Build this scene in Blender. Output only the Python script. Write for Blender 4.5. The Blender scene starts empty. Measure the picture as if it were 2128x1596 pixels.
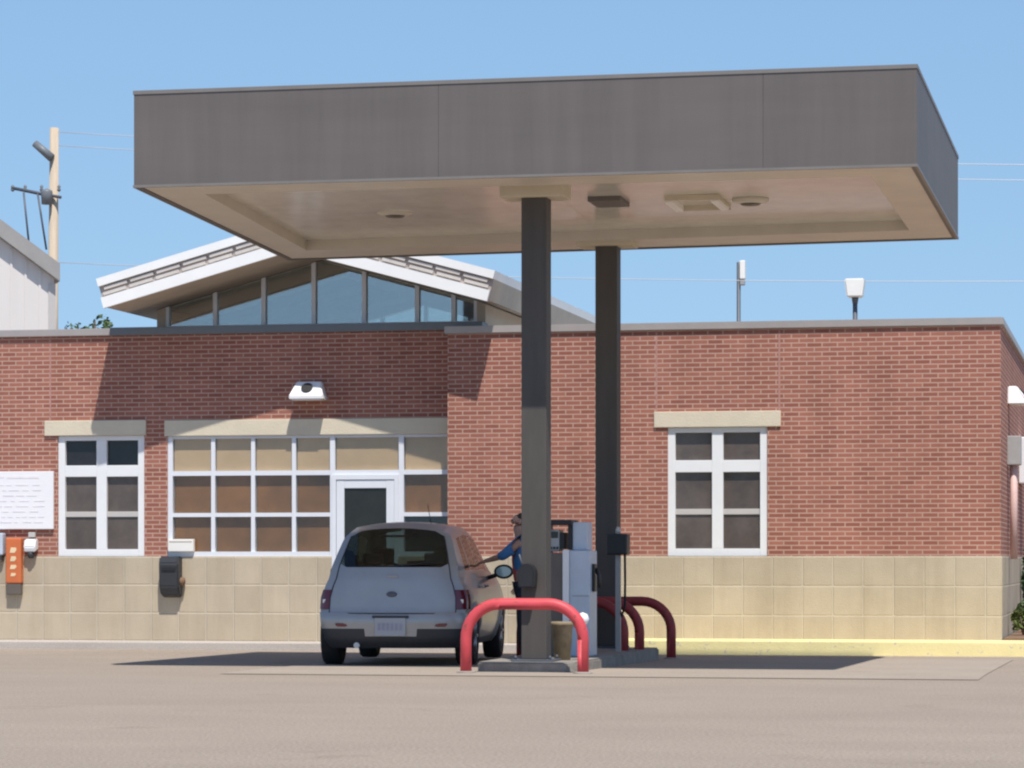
import bpy, bmesh, math, random
from mathutils import Vector, Matrix
random.seed(7)
R = math.radians
S = bpy.context.scene
COL = S.collection

# ------------------------------------------------------------------ camera, sky, sun, exposure
YAW = math.atan(1306 / 6200)
cam = bpy.data.cameras.new('camera')
cam.sensor_width = 36.0
cam.lens = 6200 / 2128 * 36
cam.shift_y = (1168 - 798) / 2128
cam.clip_start = 0.1
cam.clip_end = 3000
camo = bpy.data.objects.new('camera', cam)
COL.objects.link(camo)
camo.location = (0, 0, 1.12)
camo.rotation_euler = (R(90), 0, YAW)
S.camera = camo

SUN_TRAVEL = Vector((-0.21, 0.476, -1.0)).normalized()
world = bpy.data.worlds.new('World')
S.world = world
world.use_nodes = True
nt = world.node_tree
sky = nt.nodes.new('ShaderNodeTexSky')
sky.sky_type = 'NISHITA'
sky.sun_disc = False
sky.sun_elevation = math.asin(-SUN_TRAVEL.z)
sky.sun_rotation = math.atan2(0.21, -0.476)
sky.altitude = 0
sky.air_density = 1.1
sky.dust_density = 0.3
sky.ozone_density = 6.5
bg = nt.nodes['Background']
nt.links.new(sky.outputs[0], bg.inputs[0])
bg.inputs[1].default_value = 0.132
# a haze-free, even lower sky: the lowest 12 degrees are read from a little higher up the sky model
tcw = nt.nodes.new('ShaderNodeTexCoord'); spw = nt.nodes.new('ShaderNodeSeparateXYZ'); cbw = nt.nodes.new('ShaderNodeCombineXYZ')
nt.links.new(tcw.outputs['Generated'], spw.inputs[0])
lo = nt.nodes.new('ShaderNodeMath'); lo.operation = 'MULTIPLY_ADD'; lo.inputs[1].default_value = 0.45; lo.inputs[2].default_value = 0.10
hi = nt.nodes.new('ShaderNodeMath'); hi.operation = 'MULTIPLY_ADD'; hi.inputs[1].default_value = 1.04; hi.inputs[2].default_value = -0.018
mxw = nt.nodes.new('ShaderNodeMath'); mxw.operation = 'MAXIMUM'
nt.links.new(spw.outputs[2], lo.inputs[0]); nt.links.new(spw.outputs[2], hi.inputs[0])
nt.links.new(lo.outputs[0], mxw.inputs[0]); nt.links.new(hi.outputs[0], mxw.inputs[1])
nt.links.new(spw.outputs[0], cbw.inputs[0]); nt.links.new(spw.outputs[1], cbw.inputs[1]); nt.links.new(mxw.outputs[0], cbw.inputs[2])
nrm_ = nt.nodes.new('ShaderNodeVectorMath'); nrm_.operation = 'NORMALIZE'
nt.links.new(cbw.outputs[0], nrm_.inputs[0]); nt.links.new(nrm_.outputs[0], sky.inputs[0])

sun = bpy.data.lights.new('sun', 'SUN')
sun.energy = 5.0
sun.angle = R(0.53)
sun.color = (1.0, 0.955, 0.89)
suno = bpy.data.objects.new('sun', sun)
COL.objects.link(suno)
suno.location = (5, -10, 30)
suno.rotation_euler = SUN_TRAVEL.to_track_quat('-Z', 'Y').to_euler()

S.view_settings.view_transform = 'Standard'
S.view_settings.look = 'None'
S.view_settings.exposure = 0.0
S.view_settings.gamma = 1
S.cycles.filter_width = 2.2

# ------------------------------------------------------------------ materials
def newmat(name):
    m = bpy.data.materials.new(name)
    m.use_nodes = True
    return m, m.node_tree, m.node_tree.nodes['Principled BSDF']

def mat(name, col, rough=0.6, metal=0.0, var=0.12, scale=3.0, bump=0.0, bscale=40.0, spec=0.5, coat=0.0, stretch=None, chips=None, streak=0.0):
    m, t, p = newmat(name)
    p.inputs['Roughness'].default_value = rough
    p.inputs['Metallic'].default_value = metal
    p.inputs['Specular IOR Level'].default_value = spec
    p.inputs['Coat Weight'].default_value = coat
    p.inputs['Coat Roughness'].default_value = 0.06
    tc = t.nodes.new('ShaderNodeTexCoord')
    src = tc.outputs['Object']
    if stretch:
        mp = t.nodes.new('ShaderNodeMapping')
        mp.inputs['Scale'].default_value = stretch
        t.links.new(src, mp.inputs[0]); src = mp.outputs[0]
    n = t.nodes.new('ShaderNodeTexNoise')
    n.inputs['Scale'].default_value = scale
    n.inputs['Detail'].default_value = 6
    n.inputs['Roughness'].default_value = 0.65
    t.links.new(src, n.inputs['Vector'])
    r = t.nodes.new('ShaderNodeValToRGB')
    r.color_ramp.elements[0].position = 0.3
    r.color_ramp.elements[1].position = 0.7
    r.color_ramp.elements[0].color = [c * (1 - var) for c in col] + [1]
    r.color_ramp.elements[1].color = [min(1, c * (1 + var)) for c in col] + [1]
    t.links.new(n.outputs['Fac'], r.inputs[0])
    colr = r.outputs[0]
    def over(fac_scale, detail, lo_, hi_, c, st=None, mode='MIX'):
        v = tc.outputs['Object']
        if st:
            mp2 = t.nodes.new('ShaderNodeMapping'); mp2.inputs['Scale'].default_value = st
            t.links.new(v, mp2.inputs[0]); v = mp2.outputs[0]
        nn = t.nodes.new('ShaderNodeTexNoise'); nn.inputs['Scale'].default_value = fac_scale; nn.inputs['Detail'].default_value = detail
        nn.inputs['Roughness'].default_value = 0.7
        t.links.new(v, nn.inputs['Vector'])
        mr = t.nodes.new('ShaderNodeMapRange'); mr.inputs[1].default_value = lo_; mr.inputs[2].default_value = hi_
        t.links.new(nn.outputs['Fac'], mr.inputs[0])
        mm = t.nodes.new('ShaderNodeMix'); mm.data_type = 'RGBA'; mm.blend_type = mode
        t.links.new(mr.outputs[0], mm.inputs[0]); t.links.new(colr, mm.inputs[6]); mm.inputs[7].default_value = tuple(c) + (1,)
        return mm.outputs[2]
    if chips: colr = over(11, 8, 0.59, 0.63, chips)
    if streak: colr = over(2.2, 6, 0.40, 0.75, (1 - streak,) * 3, (1.6, 1.6, 0.10), 'MULTIPLY')
    t.links.new(colr, p.inputs['Base Color'])
    if bump:
        n2 = t.nodes.new('ShaderNodeTexNoise')
        n2.inputs['Scale'].default_value = bscale
        n2.inputs['Detail'].default_value = 4
        t.links.new(src, n2.inputs['Vector'])
        b = t.nodes.new('ShaderNodeBump')
        b.inputs['Strength'].default_value = bump
        b.inputs['Distance'].default_value = 0.02
        t.links.new(n2.outputs['Fac'], b.inputs['Height'])
        t.links.new(b.outputs[0], p.inputs['Normal'])
    return m

def masonry(name, c1, c2, mortar, bw, bh, ms, offset, bump=0.4, smooth=0.1, z0=0.0, x0=0.0, big=0.10, rough=0.85):
    """brick texture laid on (x+y, z) so that it runs round corners"""
    m, t, p = newmat(name)
    p.inputs['Roughness'].default_value = rough
    p.inputs['Specular IOR Level'].default_value = 0.25
    tc = t.nodes.new('ShaderNodeTexCoord')
    sep = t.nodes.new('ShaderNodeSeparateXYZ')
    t.links.new(tc.outputs['Object'], sep.inputs[0])
    ad = t.nodes.new('ShaderNodeMath'); ad.operation = 'ADD'
    t.links.new(sep.outputs[0], ad.inputs[0]); t.links.new(sep.outputs[1], ad.inputs[1])
    ad2 = t.nodes.new('ShaderNodeMath'); ad2.operation = 'ADD'
    t.links.new(ad.outputs[0], ad2.inputs[0]); ad2.inputs[1].default_value = 100 * bw + x0
    az = t.nodes.new('ShaderNodeMath'); az.operation = 'ADD'
    t.links.new(sep.outputs[2], az.inputs[0]); az.inputs[1].default_value = 20 * bh - z0
    cb = t.nodes.new('ShaderNodeCombineXYZ')
    t.links.new(ad2.outputs[0], cb.inputs[0]); t.links.new(az.outputs[0], cb.inputs[1])
    br = t.nodes.new('ShaderNodeTexBrick')
    br.offset = offset
    br.inputs['Scale'].default_value = 1
    br.inputs['Color1'].default_value = c1 + (1,)
    br.inputs['Color2'].default_value = c2 + (1,)
    br.inputs['Mortar'].default_value = mortar + (1,)
    br.inputs['Mortar Size'].default_value = ms
    br.inputs['Mortar Smooth'].default_value = smooth
    br.inputs['Brick Width'].default_value = bw
    br.inputs['Row Height'].default_value = bh
    t.links.new(cb.outputs[0], br.inputs['Vector'])
    n = t.nodes.new('ShaderNodeTexNoise')
    n.inputs['Scale'].default_value = 0.9; n.inputs['Detail'].default_value = 8; n.inputs['Roughness'].default_value = 0.7
    t.links.new(tc.outputs['Object'], n.inputs['Vector'])
    r = t.nodes.new('ShaderNodeValToRGB')
    r.color_ramp.elements[0].position = 0.3; r.color_ramp.elements[1].position = 0.7
    r.color_ramp.elements[0].color = (1 - big,) * 3 + (1,)
    r.color_ramp.elements[1].color = (1 + big,) * 3 + (1,)
    t.links.new(n.outputs['Fac'], r.inputs[0])
    mx = t.nodes.new('ShaderNodeMix'); mx.data_type = 'RGBA'; mx.blend_type = 'MULTIPLY'
    mx.inputs[0].default_value = 1
    t.links.new(br.outputs['Color'], mx.inputs[6]); t.links.new(r.outputs[0], mx.inputs[7])
    mp3 = t.nodes.new('ShaderNodeMapping'); mp3.inputs['Scale'].default_value = (1.3, 1.3, 0.16)
    t.links.new(tc.outputs['Object'], mp3.inputs[0])
    n3 = t.nodes.new('ShaderNodeTexNoise'); n3.inputs['Scale'].default_value = 1.6; n3.inputs['Detail'].default_value = 7; n3.inputs['Roughness'].default_value = 0.7
    t.links.new(mp3.outputs[0], n3.inputs['Vector'])
    mr3 = t.nodes.new('ShaderNodeMapRange'); mr3.inputs[1].default_value = 0.45; mr3.inputs[2].default_value = 0.8
    t.links.new(n3.outputs['Fac'], mr3.inputs[0])
    mx3 = t.nodes.new('ShaderNodeMix'); mx3.data_type = 'RGBA'; mx3.blend_type = 'MULTIPLY'
    t.links.new(mr3.outputs[0], mx3.inputs[0]); t.links.new(mx.outputs[2], mx3.inputs[6]); mx3.inputs[7].default_value = (0.82, 0.80, 0.78, 1)
    t.links.new(mx3.outputs[2], p.inputs['Base Color'])
    n2 = t.nodes.new('ShaderNodeTexNoise'); n2.inputs['Scale'].default_value = 60
    t.links.new(tc.outputs['Object'], n2.inputs['Vector'])
    s1 = t.nodes.new('ShaderNodeMath'); s1.operation = 'MULTIPLY_ADD'
    t.links.new(n2.outputs['Fac'], s1.inputs[0]); s1.inputs[1].default_value = 0.5
    inv = t.nodes.new('ShaderNodeMath'); inv.operation = 'SUBTRACT'; inv.inputs[0].default_value = 1
    t.links.new(br.outputs['Fac'], inv.inputs[1]); t.links.new(inv.outputs[0], s1.inputs[2])
    b = t.nodes.new('ShaderNodeBump'); b.inputs['Strength'].default_value = bump; b.inputs['Distance'].default_value = 0.008
    t.links.new(s1.outputs[0], b.inputs['Height']); t.links.new(b.outputs[0], p.inputs['Normal'])
    return m

def glassmat(name, tint, refl=1.0, base=0.05):
    """thin window glass: fresnel mix of a clear tinted sheet and a mirror"""
    m, t, p = newmat(name)
    t.nodes.remove(p)
    tr = t.nodes.new('ShaderNodeBsdfTransparent'); tr.inputs[0].default_value = tint + (1,)
    gl = t.nodes.new('ShaderNodeBsdfGlossy'); gl.inputs['Roughness'].default_value = 0.03
    gl.inputs[0].default_value = (refl, refl, refl, 1)
    lw = t.nodes.new('ShaderNodeLayerWeight'); lw.inputs['Blend'].default_value = 0.5
    pw = t.nodes.new('ShaderNodeMath'); pw.operation = 'POWER'; pw.inputs[1].default_value = 5
    t.links.new(lw.outputs['Facing'], pw.inputs[0])
    ma = t.nodes.new('ShaderNodeMath'); ma.operation = 'MULTIPLY_ADD'; ma.inputs[1].default_value = 1 - base; ma.inputs[2].default_value = base
    t.links.new(pw.outputs[0], ma.inputs[0])
    mx = t.nodes.new('ShaderNodeMixShader')
    t.links.new(ma.outputs[0], mx.inputs[0]); t.links.new(tr.outputs[0], mx.inputs[1]); t.links.new(gl.outputs[0], mx.inputs[2])
    t.links.new(mx.outputs[0], t.nodes['Material Output'].inputs[0])
    return m

def groundmat(name, col, var, s1=0.35, speck=0.25, crack=True):
    m, t, p = newmat(name)
    p.inputs['Roughness'].default_value = 0.9
    p.inputs['Specular IOR Level'].default_value = 0.2
    tc = t.nodes.new('ShaderNodeTexCoord')
    def noise(scale, detail=8, st=None):
        v = tc.outputs['Object']
        if st:
            mp = t.nodes.new('ShaderNodeMapping'); mp.inputs['Scale'].default_value = st
            t.links.new(v, mp.inputs[0]); v = mp.outputs[0]
        n = t.nodes.new('ShaderNodeTexNoise'); n.inputs['Scale'].default_value = scale
        n.inputs['Detail'].default_value = detail; n.inputs['Roughness'].default_value = 0.65
        t.links.new(v, n.inputs['Vector']); return n.outputs['Fac']
    def ramp(f, a, b, ca, cb):
        r = t.nodes.new('ShaderNodeValToRGB')
        r.color_ramp.elements[0].position = a; r.color_ramp.elements[1].position = b
        r.color_ramp.elements[0].color = ca + (1,); r.color_ramp.elements[1].color = cb + (1,)
        t.links.new(f, r.inputs[0]); return r.outputs[0]
    def mul(a, b, f=1.0):
        x = t.nodes.new('ShaderNodeMix'); x.data_type = 'RGBA'; x.blend_type = 'MULTIPLY'; x.inputs[0].default_value = f
        t.links.new(a, x.inputs[6]); t.links.new(b, x.inputs[7]); return x.outputs[2]
    base = ramp(noise(s1), 0.3, 0.7, tuple(c * (1 - var) for c in col), tuple(c * (1 + var) for c in col))
    base = mul(base, ramp(noise(1.0, 6, (0.25, 0.9, 1)), 0.35, 0.65, (0.965, 0.96, 0.96), (1.03, 1.03, 1.03)))
    base = mul(base, ramp(noise(45, 3), 0.35, 0.65, (1 - speck,) * 3, (1 + speck * 0.6,) * 3))
    base = mul(base, ramp(noise(0.8, 4), 0.62, 0.75, (1, 1, 1), (0.8, 0.78, 0.77)))
    if crack:
        v = t.nodes.new('ShaderNodeTexVoronoi'); v.feature = 'DISTANCE_TO_EDGE'; v.inputs['Scale'].default_value = 0.22
        wn = t.nodes.new('ShaderNodeTexNoise'); wn.inputs['Scale'].default_value = 1.4; wn.inputs['Detail'].default_value = 5
        t.links.new(tc.outputs['Object'], wn.inputs['Vector'])
        ma = t.nodes.new('ShaderNodeVectorMath'); ma.operation = 'MULTIPLY_ADD'
        t.links.new(wn.outputs['Color'], ma.inputs[0]); ma.inputs[1].default_value = (0.9, 0.9, 0); t.links.new(tc.outputs['Object'], ma.inputs[2])
        t.links.new(ma.outputs[0], v.inputs['Vector'])
        base = mul(base, ramp(v.outputs['Distance'], 0.0, 0.008, (0.72, 0.7, 0.7), (1, 1, 1)))
    t.links.new(base, p.inputs['Base Color'])
    b = t.nodes.new('ShaderNodeBump'); b.inputs['Strength'].default_value = 0.5; b.inputs['Distance'].default_value = 0.01
    t.links.new(noise(70, 3), b.inputs['Height']); t.links.new(b.outputs[0], p.inputs['Normal'])
    return m

M = {}
M['asphalt'] = groundmat('old_asphalt', (0.342, 0.282, 0.224), 0.06, 0.35, 0.30, False)
M['pad'] = groundmat('pale_concrete', (0.368, 0.310, 0.250), 0.06, 0.8, 0.15, False)
M['walk'] = groundmat('walk_concrete', (0.50, 0.45, 0.40), 0.06, 0.8, 0.12, False)
M['island'] = mat('island_concrete', (0.27, 0.245, 0.21), 0.9, var=0.3, scale=5, bump=0.5)
M['soil'] = mat('bed_soil', (0.20, 0.12, 0.07), 0.95, var=0.3, bump=0.6)
M['yellow'] = mat('kerb_paint', (0.88, 0.75, 0.36), 0.7, var=0.06, scale=4, bump=0.2, chips=(0.62, 0.55, 0.42))
M['brick'] = masonry('red_brick', (0.285, 0.104, 0.075), (0.378, 0.152, 0.108), (0.49, 0.315, 0.245), 0.2032, 0.0610, 0.009, 0.5)
M['block'] = masonry('split_block', (0.46, 0.385, 0.28), (0.51, 0.43, 0.315), (0.57, 0.49, 0.37), 0.400, 0.392, 0.014, 0.0, bump=1.0, smooth=0.5, z0=0.018, x0=0.2)
M['joint'] = mat('joint_sealant', (0.43, 0.235, 0.195), 0.8)
M['lintel'] = mat('cast_stone', (0.66, 0.58, 0.44), 0.85, var=0.06, bump=0.2)
M['coping'] = mat('coping_metal', (0.40, 0.36, 0.335), 0.45, 0.2, var=0.06)
M['shaded_coping'] = mat('shaded_coping_metal', (0.16, 0.17, 0.18), 0.45, 0.2, var=0.06)  # shaded copy of the coping metal, gable roof shadow put into the colour
M['roofing'] = mat('roof_membrane', (0.42, 0.41, 0.39), 0.9)
M['white'] = mat('white_vinyl', (0.80, 0.80, 0.80), 0.45, var=0.03)
M['rail'] = mat('rail_vinyl', (0.52, 0.49, 0.46), 0.5, var=0.04)
M['alum'] = mat('white_aluminium', (0.74, 0.76, 0.80), 0.4, var=0.03)
M['pane'] = mat('screened_pane', (0.105, 0.082, 0.070), 0.12, var=0.3, scale=2.0, spec=0.45)
M['darkpane'] = mat('dark_pane', (0.02, 0.019, 0.022), 0.08, var=0.3, spec=0.4)
M['doorpane'] = mat('door_pane', (0.022, 0.022, 0.018), 0.1, var=0.3, spec=0.4)
M['glass'] = glassmat('clear_glass', (0.955, 0.96, 0.955), 0.6)
M['tanblind'] = mat('tan_blind', (0.62, 0.435, 0.255), 0.85, var=0.12, scale=1.3)
M['brownblind'] = mat('brown_blind', (0.26, 0.115, 0.036), 0.8, var=0.35, scale=1.2)
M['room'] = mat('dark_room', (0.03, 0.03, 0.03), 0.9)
M['ceiling'] = mat('pale_ceiling', (0.72, 0.72, 0.68), 0.8)
M['tintglass'] = glassmat('tinted_clerestory_glass', (0.85, 0.90, 0.88), 0.80, 0.30)
M['skyglass'] = mat('clerestory_glass', (0.80, 0.87, 0.84), 0.06, var=0.28, scale=2.2, spec=0.8)
M['rake'] = mat('white_rake', (0.90, 0.89, 0.86), 0.5, var=0.03)
M['slat'] = mat('slat_pale', (0.62, 0.57, 0.52), 0.6)
M['gap'] = mat('slat_gap', (0.40, 0.34, 0.31), 0.8)
M['soffit'] = mat('brown_soffit', (0.46, 0.39, 0.32), 0.7, var=0.1)
M['tan'] = mat('tan_panel', (0.46, 0.39, 0.31), 0.7, var=0.08)
M['fascia'] = mat('bronze_fascia', (0.152, 0.134, 0.125), 0.55, 0.0, streak=0.16, var=0.08, scale=0.5, spec=0.3, stretch=(0.4, 0.4, 3))
M['deck'] = mat('deck_metal', (0.74, 0.70, 0.61), 0.18, 0.0, var=0.10, scale=1.2, spec=0.9, streak=0.15)
M['flange'] = mat('flange_metal', (0.60, 0.54, 0.45), 0.4, 0.0, var=0.08, scale=1.5)
M['collar'] = mat('collar_paint', (0.60, 0.52, 0.39), 0.6, var=0.06)
M['column'] = mat('bronze_column', (0.080, 0.070, 0.062), 0.65, 0.0, var=0.15, streak=0.2, scale=4, stretch=(1, 1, 0.25))
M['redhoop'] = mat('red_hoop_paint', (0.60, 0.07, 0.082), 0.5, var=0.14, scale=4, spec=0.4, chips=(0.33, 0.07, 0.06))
M['shadedhoop'] = mat('shaded_worn_red_paint', (0.30, 0.030, 0.032), 0.55, var=0.2, scale=5, chips=(0.13, 0.03, 0.025))  # hoop red with canopy shade put into the colour; chips are wear
M['black'] = mat('black_plastic', (0.016, 0.016, 0.018), 0.45, var=0.2)
M['rubber'] = mat('tyre_rubber', (0.02, 0.019, 0.019), 0.8, var=0.2, bump=0.2)
M['grey'] = mat('grey_paint', (0.36, 0.35, 0.34), 0.5)
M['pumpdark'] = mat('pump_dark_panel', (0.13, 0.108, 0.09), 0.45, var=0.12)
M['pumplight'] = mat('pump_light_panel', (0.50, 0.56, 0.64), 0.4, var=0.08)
M['screen'] = mat('display_face', (0.42, 0.42, 0.40), 0.3)
M['orange'] = mat('orange_panel', (0.60, 0.155, 0.05), 0.5, var=0.12)
M['pale'] = mat('pale_marks', (0.80, 0.62, 0.38), 0.6)
M['tanpail'] = mat('tan_pail', (0.27, 0.21, 0.13), 0.7, var=0.3, scale=9)
M['faint'] = mat('faint_print', (0.79, 0.75, 0.77), 0.6)
M['signboard'] = mat('sign_white', (0.84, 0.83, 0.84), 0.5, var=0.015)
M['metalwall'] = mat('white_metal_wall', (0.70, 0.655, 0.615), 0.55, var=0.03, stretch=(1, 1, 0.1))
M['metalroof'] = mat('grey_rake_metal', (0.33, 0.31, 0.29), 0.5, var=0.08)
M['wood'] = mat('pole_wood', (0.52, 0.42, 0.31), 0.85, var=0.18, scale=2, stretch=(3, 3, 0.3))
M['steel'] = mat('galvanised', (0.55, 0.56, 0.57), 0.45, 0.3, var=0.05)
M['darksteel'] = mat('dark_steel', (0.09, 0.10, 0.12), 0.5)
M['transformer'] = mat('transformer_grey', (0.16, 0.17, 0.18), 0.5)
M['lampglass'] = mat('lamp_lens_white', (0.85, 0.82, 0.76), 0.35, var=0.03)
M['bark'] = mat('bark', (0.16, 0.12, 0.09), 0.9, var=0.25, bump=0.6)
M['leaf1'] = mat('leaf_mid', (0.070, 0.115, 0.035), 0.6, var=0.45, scale=1.5)
M['leaf2'] = mat('leaf_dark', (0.045, 0.085, 0.035), 0.6, var=0.45, scale=1.5)
M['leaf3'] = mat('leaf_yellow_green', (0.13, 0.16, 0.04), 0.6, var=0.4, scale=4)
M['silver'] = mat('blue_silver_paint', (0.36, 0.355, 0.35), 0.32, 0.25, var=0.05, spec=0.5, coat=0.3)
M['carglass'] = glassmat('tinted_car_glass', (0.25, 0.31, 0.30), 0.8)
M['seatfabric'] = mat('car_seat_fabric', (0.07, 0.075, 0.07), 0.9)
M['cream'] = mat('cream_fabric', (0.42, 0.39, 0.28), 0.9)
M['taillamp'] = mat('tail_lamp_red', (0.13, 0.010, 0.015), 0.15, var=0.15, coat=0.6)
M['reflector'] = mat('reflector_red', (0.45, 0.05, 0.02), 0.25)
M['valance'] = mat('dark_bumper_plastic', (0.035, 0.037, 0.042), 0.55)
M['plate'] = mat('plate_face', (0.38, 0.385, 0.40), 0.45, var=0.05)
M['platemark'] = mat('plate_marks', (0.30, 0.29, 0.37), 0.5)
M['rim'] = mat('alloy_rim', (0.45, 0.46, 0.48), 0.35, 0.6)
M['mirror'] = mat('mirror_face', (0.22, 0.225, 0.23), 0.05, 1.0, var=0.0)
M['skin'] = mat('skin', (0.50, 0.27, 0.195), 0.55, var=0.06, scale=9)
M['blue'] = mat('blue_cloth', (0.07, 0.20, 0.40), 0.85, var=0.15, bump=0.3)
M['redcloth'] = mat('red_cloth', (0.62, 0.11, 0.09), 0.85, var=0.15, bump=0.3)
M['denim'] = mat('dark_denim', (0.035, 0.04, 0.06), 0.9, var=0.2, bump=0.3)
M['hair'] = mat('dark_hair', (0.035, 0.022, 0.015), 0.6, var=0.2, scale=30, bump=0.5)
M['shoe'] = mat('shoe_black', (0.02, 0.02, 0.02), 0.5)

# ------------------------------------------------------------------ mesh helpers
class MB:
    def __init__(s):
        s.bm = bmesh.new()
    def poly(s, pts):
        return s.bm.faces.new([s.bm.verts.new(p) for p in pts])
    def box(s, x0, x1, y0, y1, z0, z1, bev=0.0):
        t = bmesh.new()
        bmesh.ops.create_cube(t, size=1)
        for v in t.verts:
            v.co = Vector(((x0 + x1) / 2 + v.co.x * (x1 - x0), (y0 + y1) / 2 + v.co.y * (y1 - y0), (z0 + z1) / 2 + v.co.z * (z1 - z0)))
        if bev:
            bmesh.ops.bevel(t, geom=t.edges[:], offset=bev, segments=2, affect='EDGES', profile=0.6)
        s.merge(t); return s
    def merge(s, t, mtx=None):
        if mtx is not None:
            t.transform(mtx)
        me = bpy.data.meshes.new('tmp'); t.to_mesh(me); t.free()
        s.bm.from_mesh(me); bpy.data.meshes.remove(me)
    def prism(s, prof, a, b, axis='y', bev=0.0):
        """closed 2-D profile extruded from a to b: axis y -> (x,z), x -> (y,z), z -> (x,y)"""
        def P(p, t):
            return {'y': (p[0], t, p[1]), 'x': (t, p[0], p[1]), 'z': (p[0], p[1], t)}[axis]
        t = bmesh.new()
        A = [t.verts.new(P(p, a)) for p in prof]; B = [t.verts.new(P(p, b)) for p in prof]
        n = len(prof)
        t.faces.new(A); t.faces.new(B[::-1])
        for i in range(n):
            t.faces.new([A[i], B[i], B[(i + 1) % n], A[(i + 1) % n]])
        bmesh.ops.recalc_face_normals(t, faces=t.faces[:])
        if bev:
            bmesh.ops.bevel(t, geom=t.edges[:], offset=bev, segments=2, affect='EDGES')
        s.merge(t); return s
    def tube(s, pts, r, n=12, cap=True):
        pts = [Vector(p) for p in pts]
        rs = r if isinstance(r, (list, tuple)) else [r] * len(pts)
        rings = []; up = None
        for i, p in enumerate(pts):
            d = (pts[min(i + 1, len(pts) - 1)] - pts[max(i - 1, 0)]).normalized()
            if up is None:
                up = Vector((0, 0, 1)) if abs(d.z) < 0.9 else Vector((0, 1, 0))
            a = d.cross(up)
            if a.length < 1e-4: a = d.cross(Vector((1, 0, 0)))
            a.normalize(); b = a.cross(d).normalized(); up = b
            rings.append([s.bm.verts.new(p + (a * math.cos(2 * math.pi * k / n) + b * math.sin(2 * math.pi * k / n)) * rs[i]) for k in range(n)])
        for i in range(len(rings) - 1):
            for k in range(n):
                f = s.bm.faces.new([rings[i][k], rings[i][(k + 1) % n], rings[i + 1][(k + 1) % n], rings[i + 1][k]]); f.smooth = True
        if cap:
            s.bm.faces.new(rings[0][::-1]); s.bm.faces.new(rings[-1])
        return s
    def lathe(s, prof, c, axis='z', n=24):
        """profile of (radius, height) spun about an axis through c"""
        c = Vector(c); rings = []
        for r, h in prof:
            ring = []
            for k in range(n):
                a = 2 * math.pi * k / n
                u, v = r * math.cos(a), r * math.sin(a)
                o = {'z': (u, v, h), 'x': (h, u, v), 'y': (u, h, v)}[axis]
                ring.append(s.bm.verts.new(c + Vector(o)))
            rings.append(ring)
        for i in range(len(rings) - 1):
            for k in range(n):
                f = s.bm.faces.new([rings[i][k], rings[i][(k + 1) % n], rings[i + 1][(k + 1) % n], rings[i + 1][k]]); f.smooth = True
        if prof[0][0] > 1e-4: s.bm.faces.new(rings[0][::-1])
        if prof[-1][0] > 1e-4: s.bm.faces.new(rings[-1])
        return s
    def build(s, name, m, parent=None, smooth=False, local=False, recalc=True):
        if recalc:
            bmesh.ops.recalc_face_normals(s.bm, faces=s.bm.faces[:])
        if parent is not None and not local:
            off = Vector((0, 0, 0)); o = parent
            while o is not None:
                off += o.location; o = o.parent
            for v in s.bm.verts: v.co -= off
        me = bpy.data.meshes.new(name)
        s.bm.to_mesh(me); s.bm.free()
        if smooth:
            for f in me.polygons: f.use_smooth = True
        me.materials.append(m)
        o = bpy.data.objects.new(name, me)
        COL.objects.link(o)
        if parent is not None: o.parent = parent
        return o

def tag(o, label=None, cat=None, group=None, kind=None):
    if label: o['label'] = label
    if cat: o['category'] = cat
    if group: o['group'] = group
    if kind: o['kind'] = kind
    return o

def empty(name, loc, label, cat, group=None, rz=0.0):
    o = bpy.data.objects.new(name, None)
    o.empty_display_size = 0.2
    o.location = loc; o.rotation_euler = (0, 0, rz)
    COL.objects.link(o)
    return tag(o, label, cat, group)

def holed(x0, x1, z0, z1, y0, y1, holes):
    """wall slab in the xz plane with rectangular openings (x0,x1,z0,z1)"""
    m = MB()
    xs = sorted({x0, x1} | {v for h in holes for v in h[:2] if x0 < v < x1})
    zs = sorted({z0, z1} | {v for h in holes for v in h[2:] if z0 < v < z1})
    def solid(i, k):
        if i < 0 or k < 0 or i >= len(xs) - 1 or k >= len(zs) - 1: return False
        cx, cz = (xs[i] + xs[i + 1]) / 2, (zs[k] + zs[k + 1]) / 2
        return not any(h[0] < cx < h[1] and h[2] < cz < h[3] for h in holes)
    for i in range(len(xs) - 1):
        for k in range(len(zs) - 1):
            if not solid(i, k): continue
            a, b, c, d = xs[i], xs[i + 1], zs[k], zs[k + 1]
            m.poly([(a, y0, c), (b, y0, c), (b, y0, d), (a, y0, d)])
            m.poly([(a, y1, c), (a, y1, d), (b, y1, d), (b, y1, c)])
            if not solid(i - 1, k): m.poly([(a, y0, c), (a, y0, d), (a, y1, d), (a, y1, c)])
            if not solid(i + 1, k): m.poly([(b, y0, c), (b, y1, c), (b, y1, d), (b, y0, d)])
            if not solid(i, k - 1): m.poly([(a, y0, c), (a, y1, c), (b, y1, c), (b, y0, c)])
            if not solid(i, k + 1): m.poly([(a, y0, d), (b, y0, d), (b, y1, d), (a, y1, d)])
    bmesh.ops.remove_doubles(m.bm, verts=m.bm.verts[:], dist=1e-5)
    return m

def interp(tab, x):
    if x <= tab[0][0]: return tab[0][1]
    for (a, va), (b, vb) in zip(tab, tab[1:]):
        if x <= b:
            return va + (vb - va) * (x - a) / (b - a)
    return tab[-1][1]

def gz(y):                                  # the lot falls gently towards the building
    return interp([(30, 0.0), (38.3, -0.08)], y)

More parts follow.
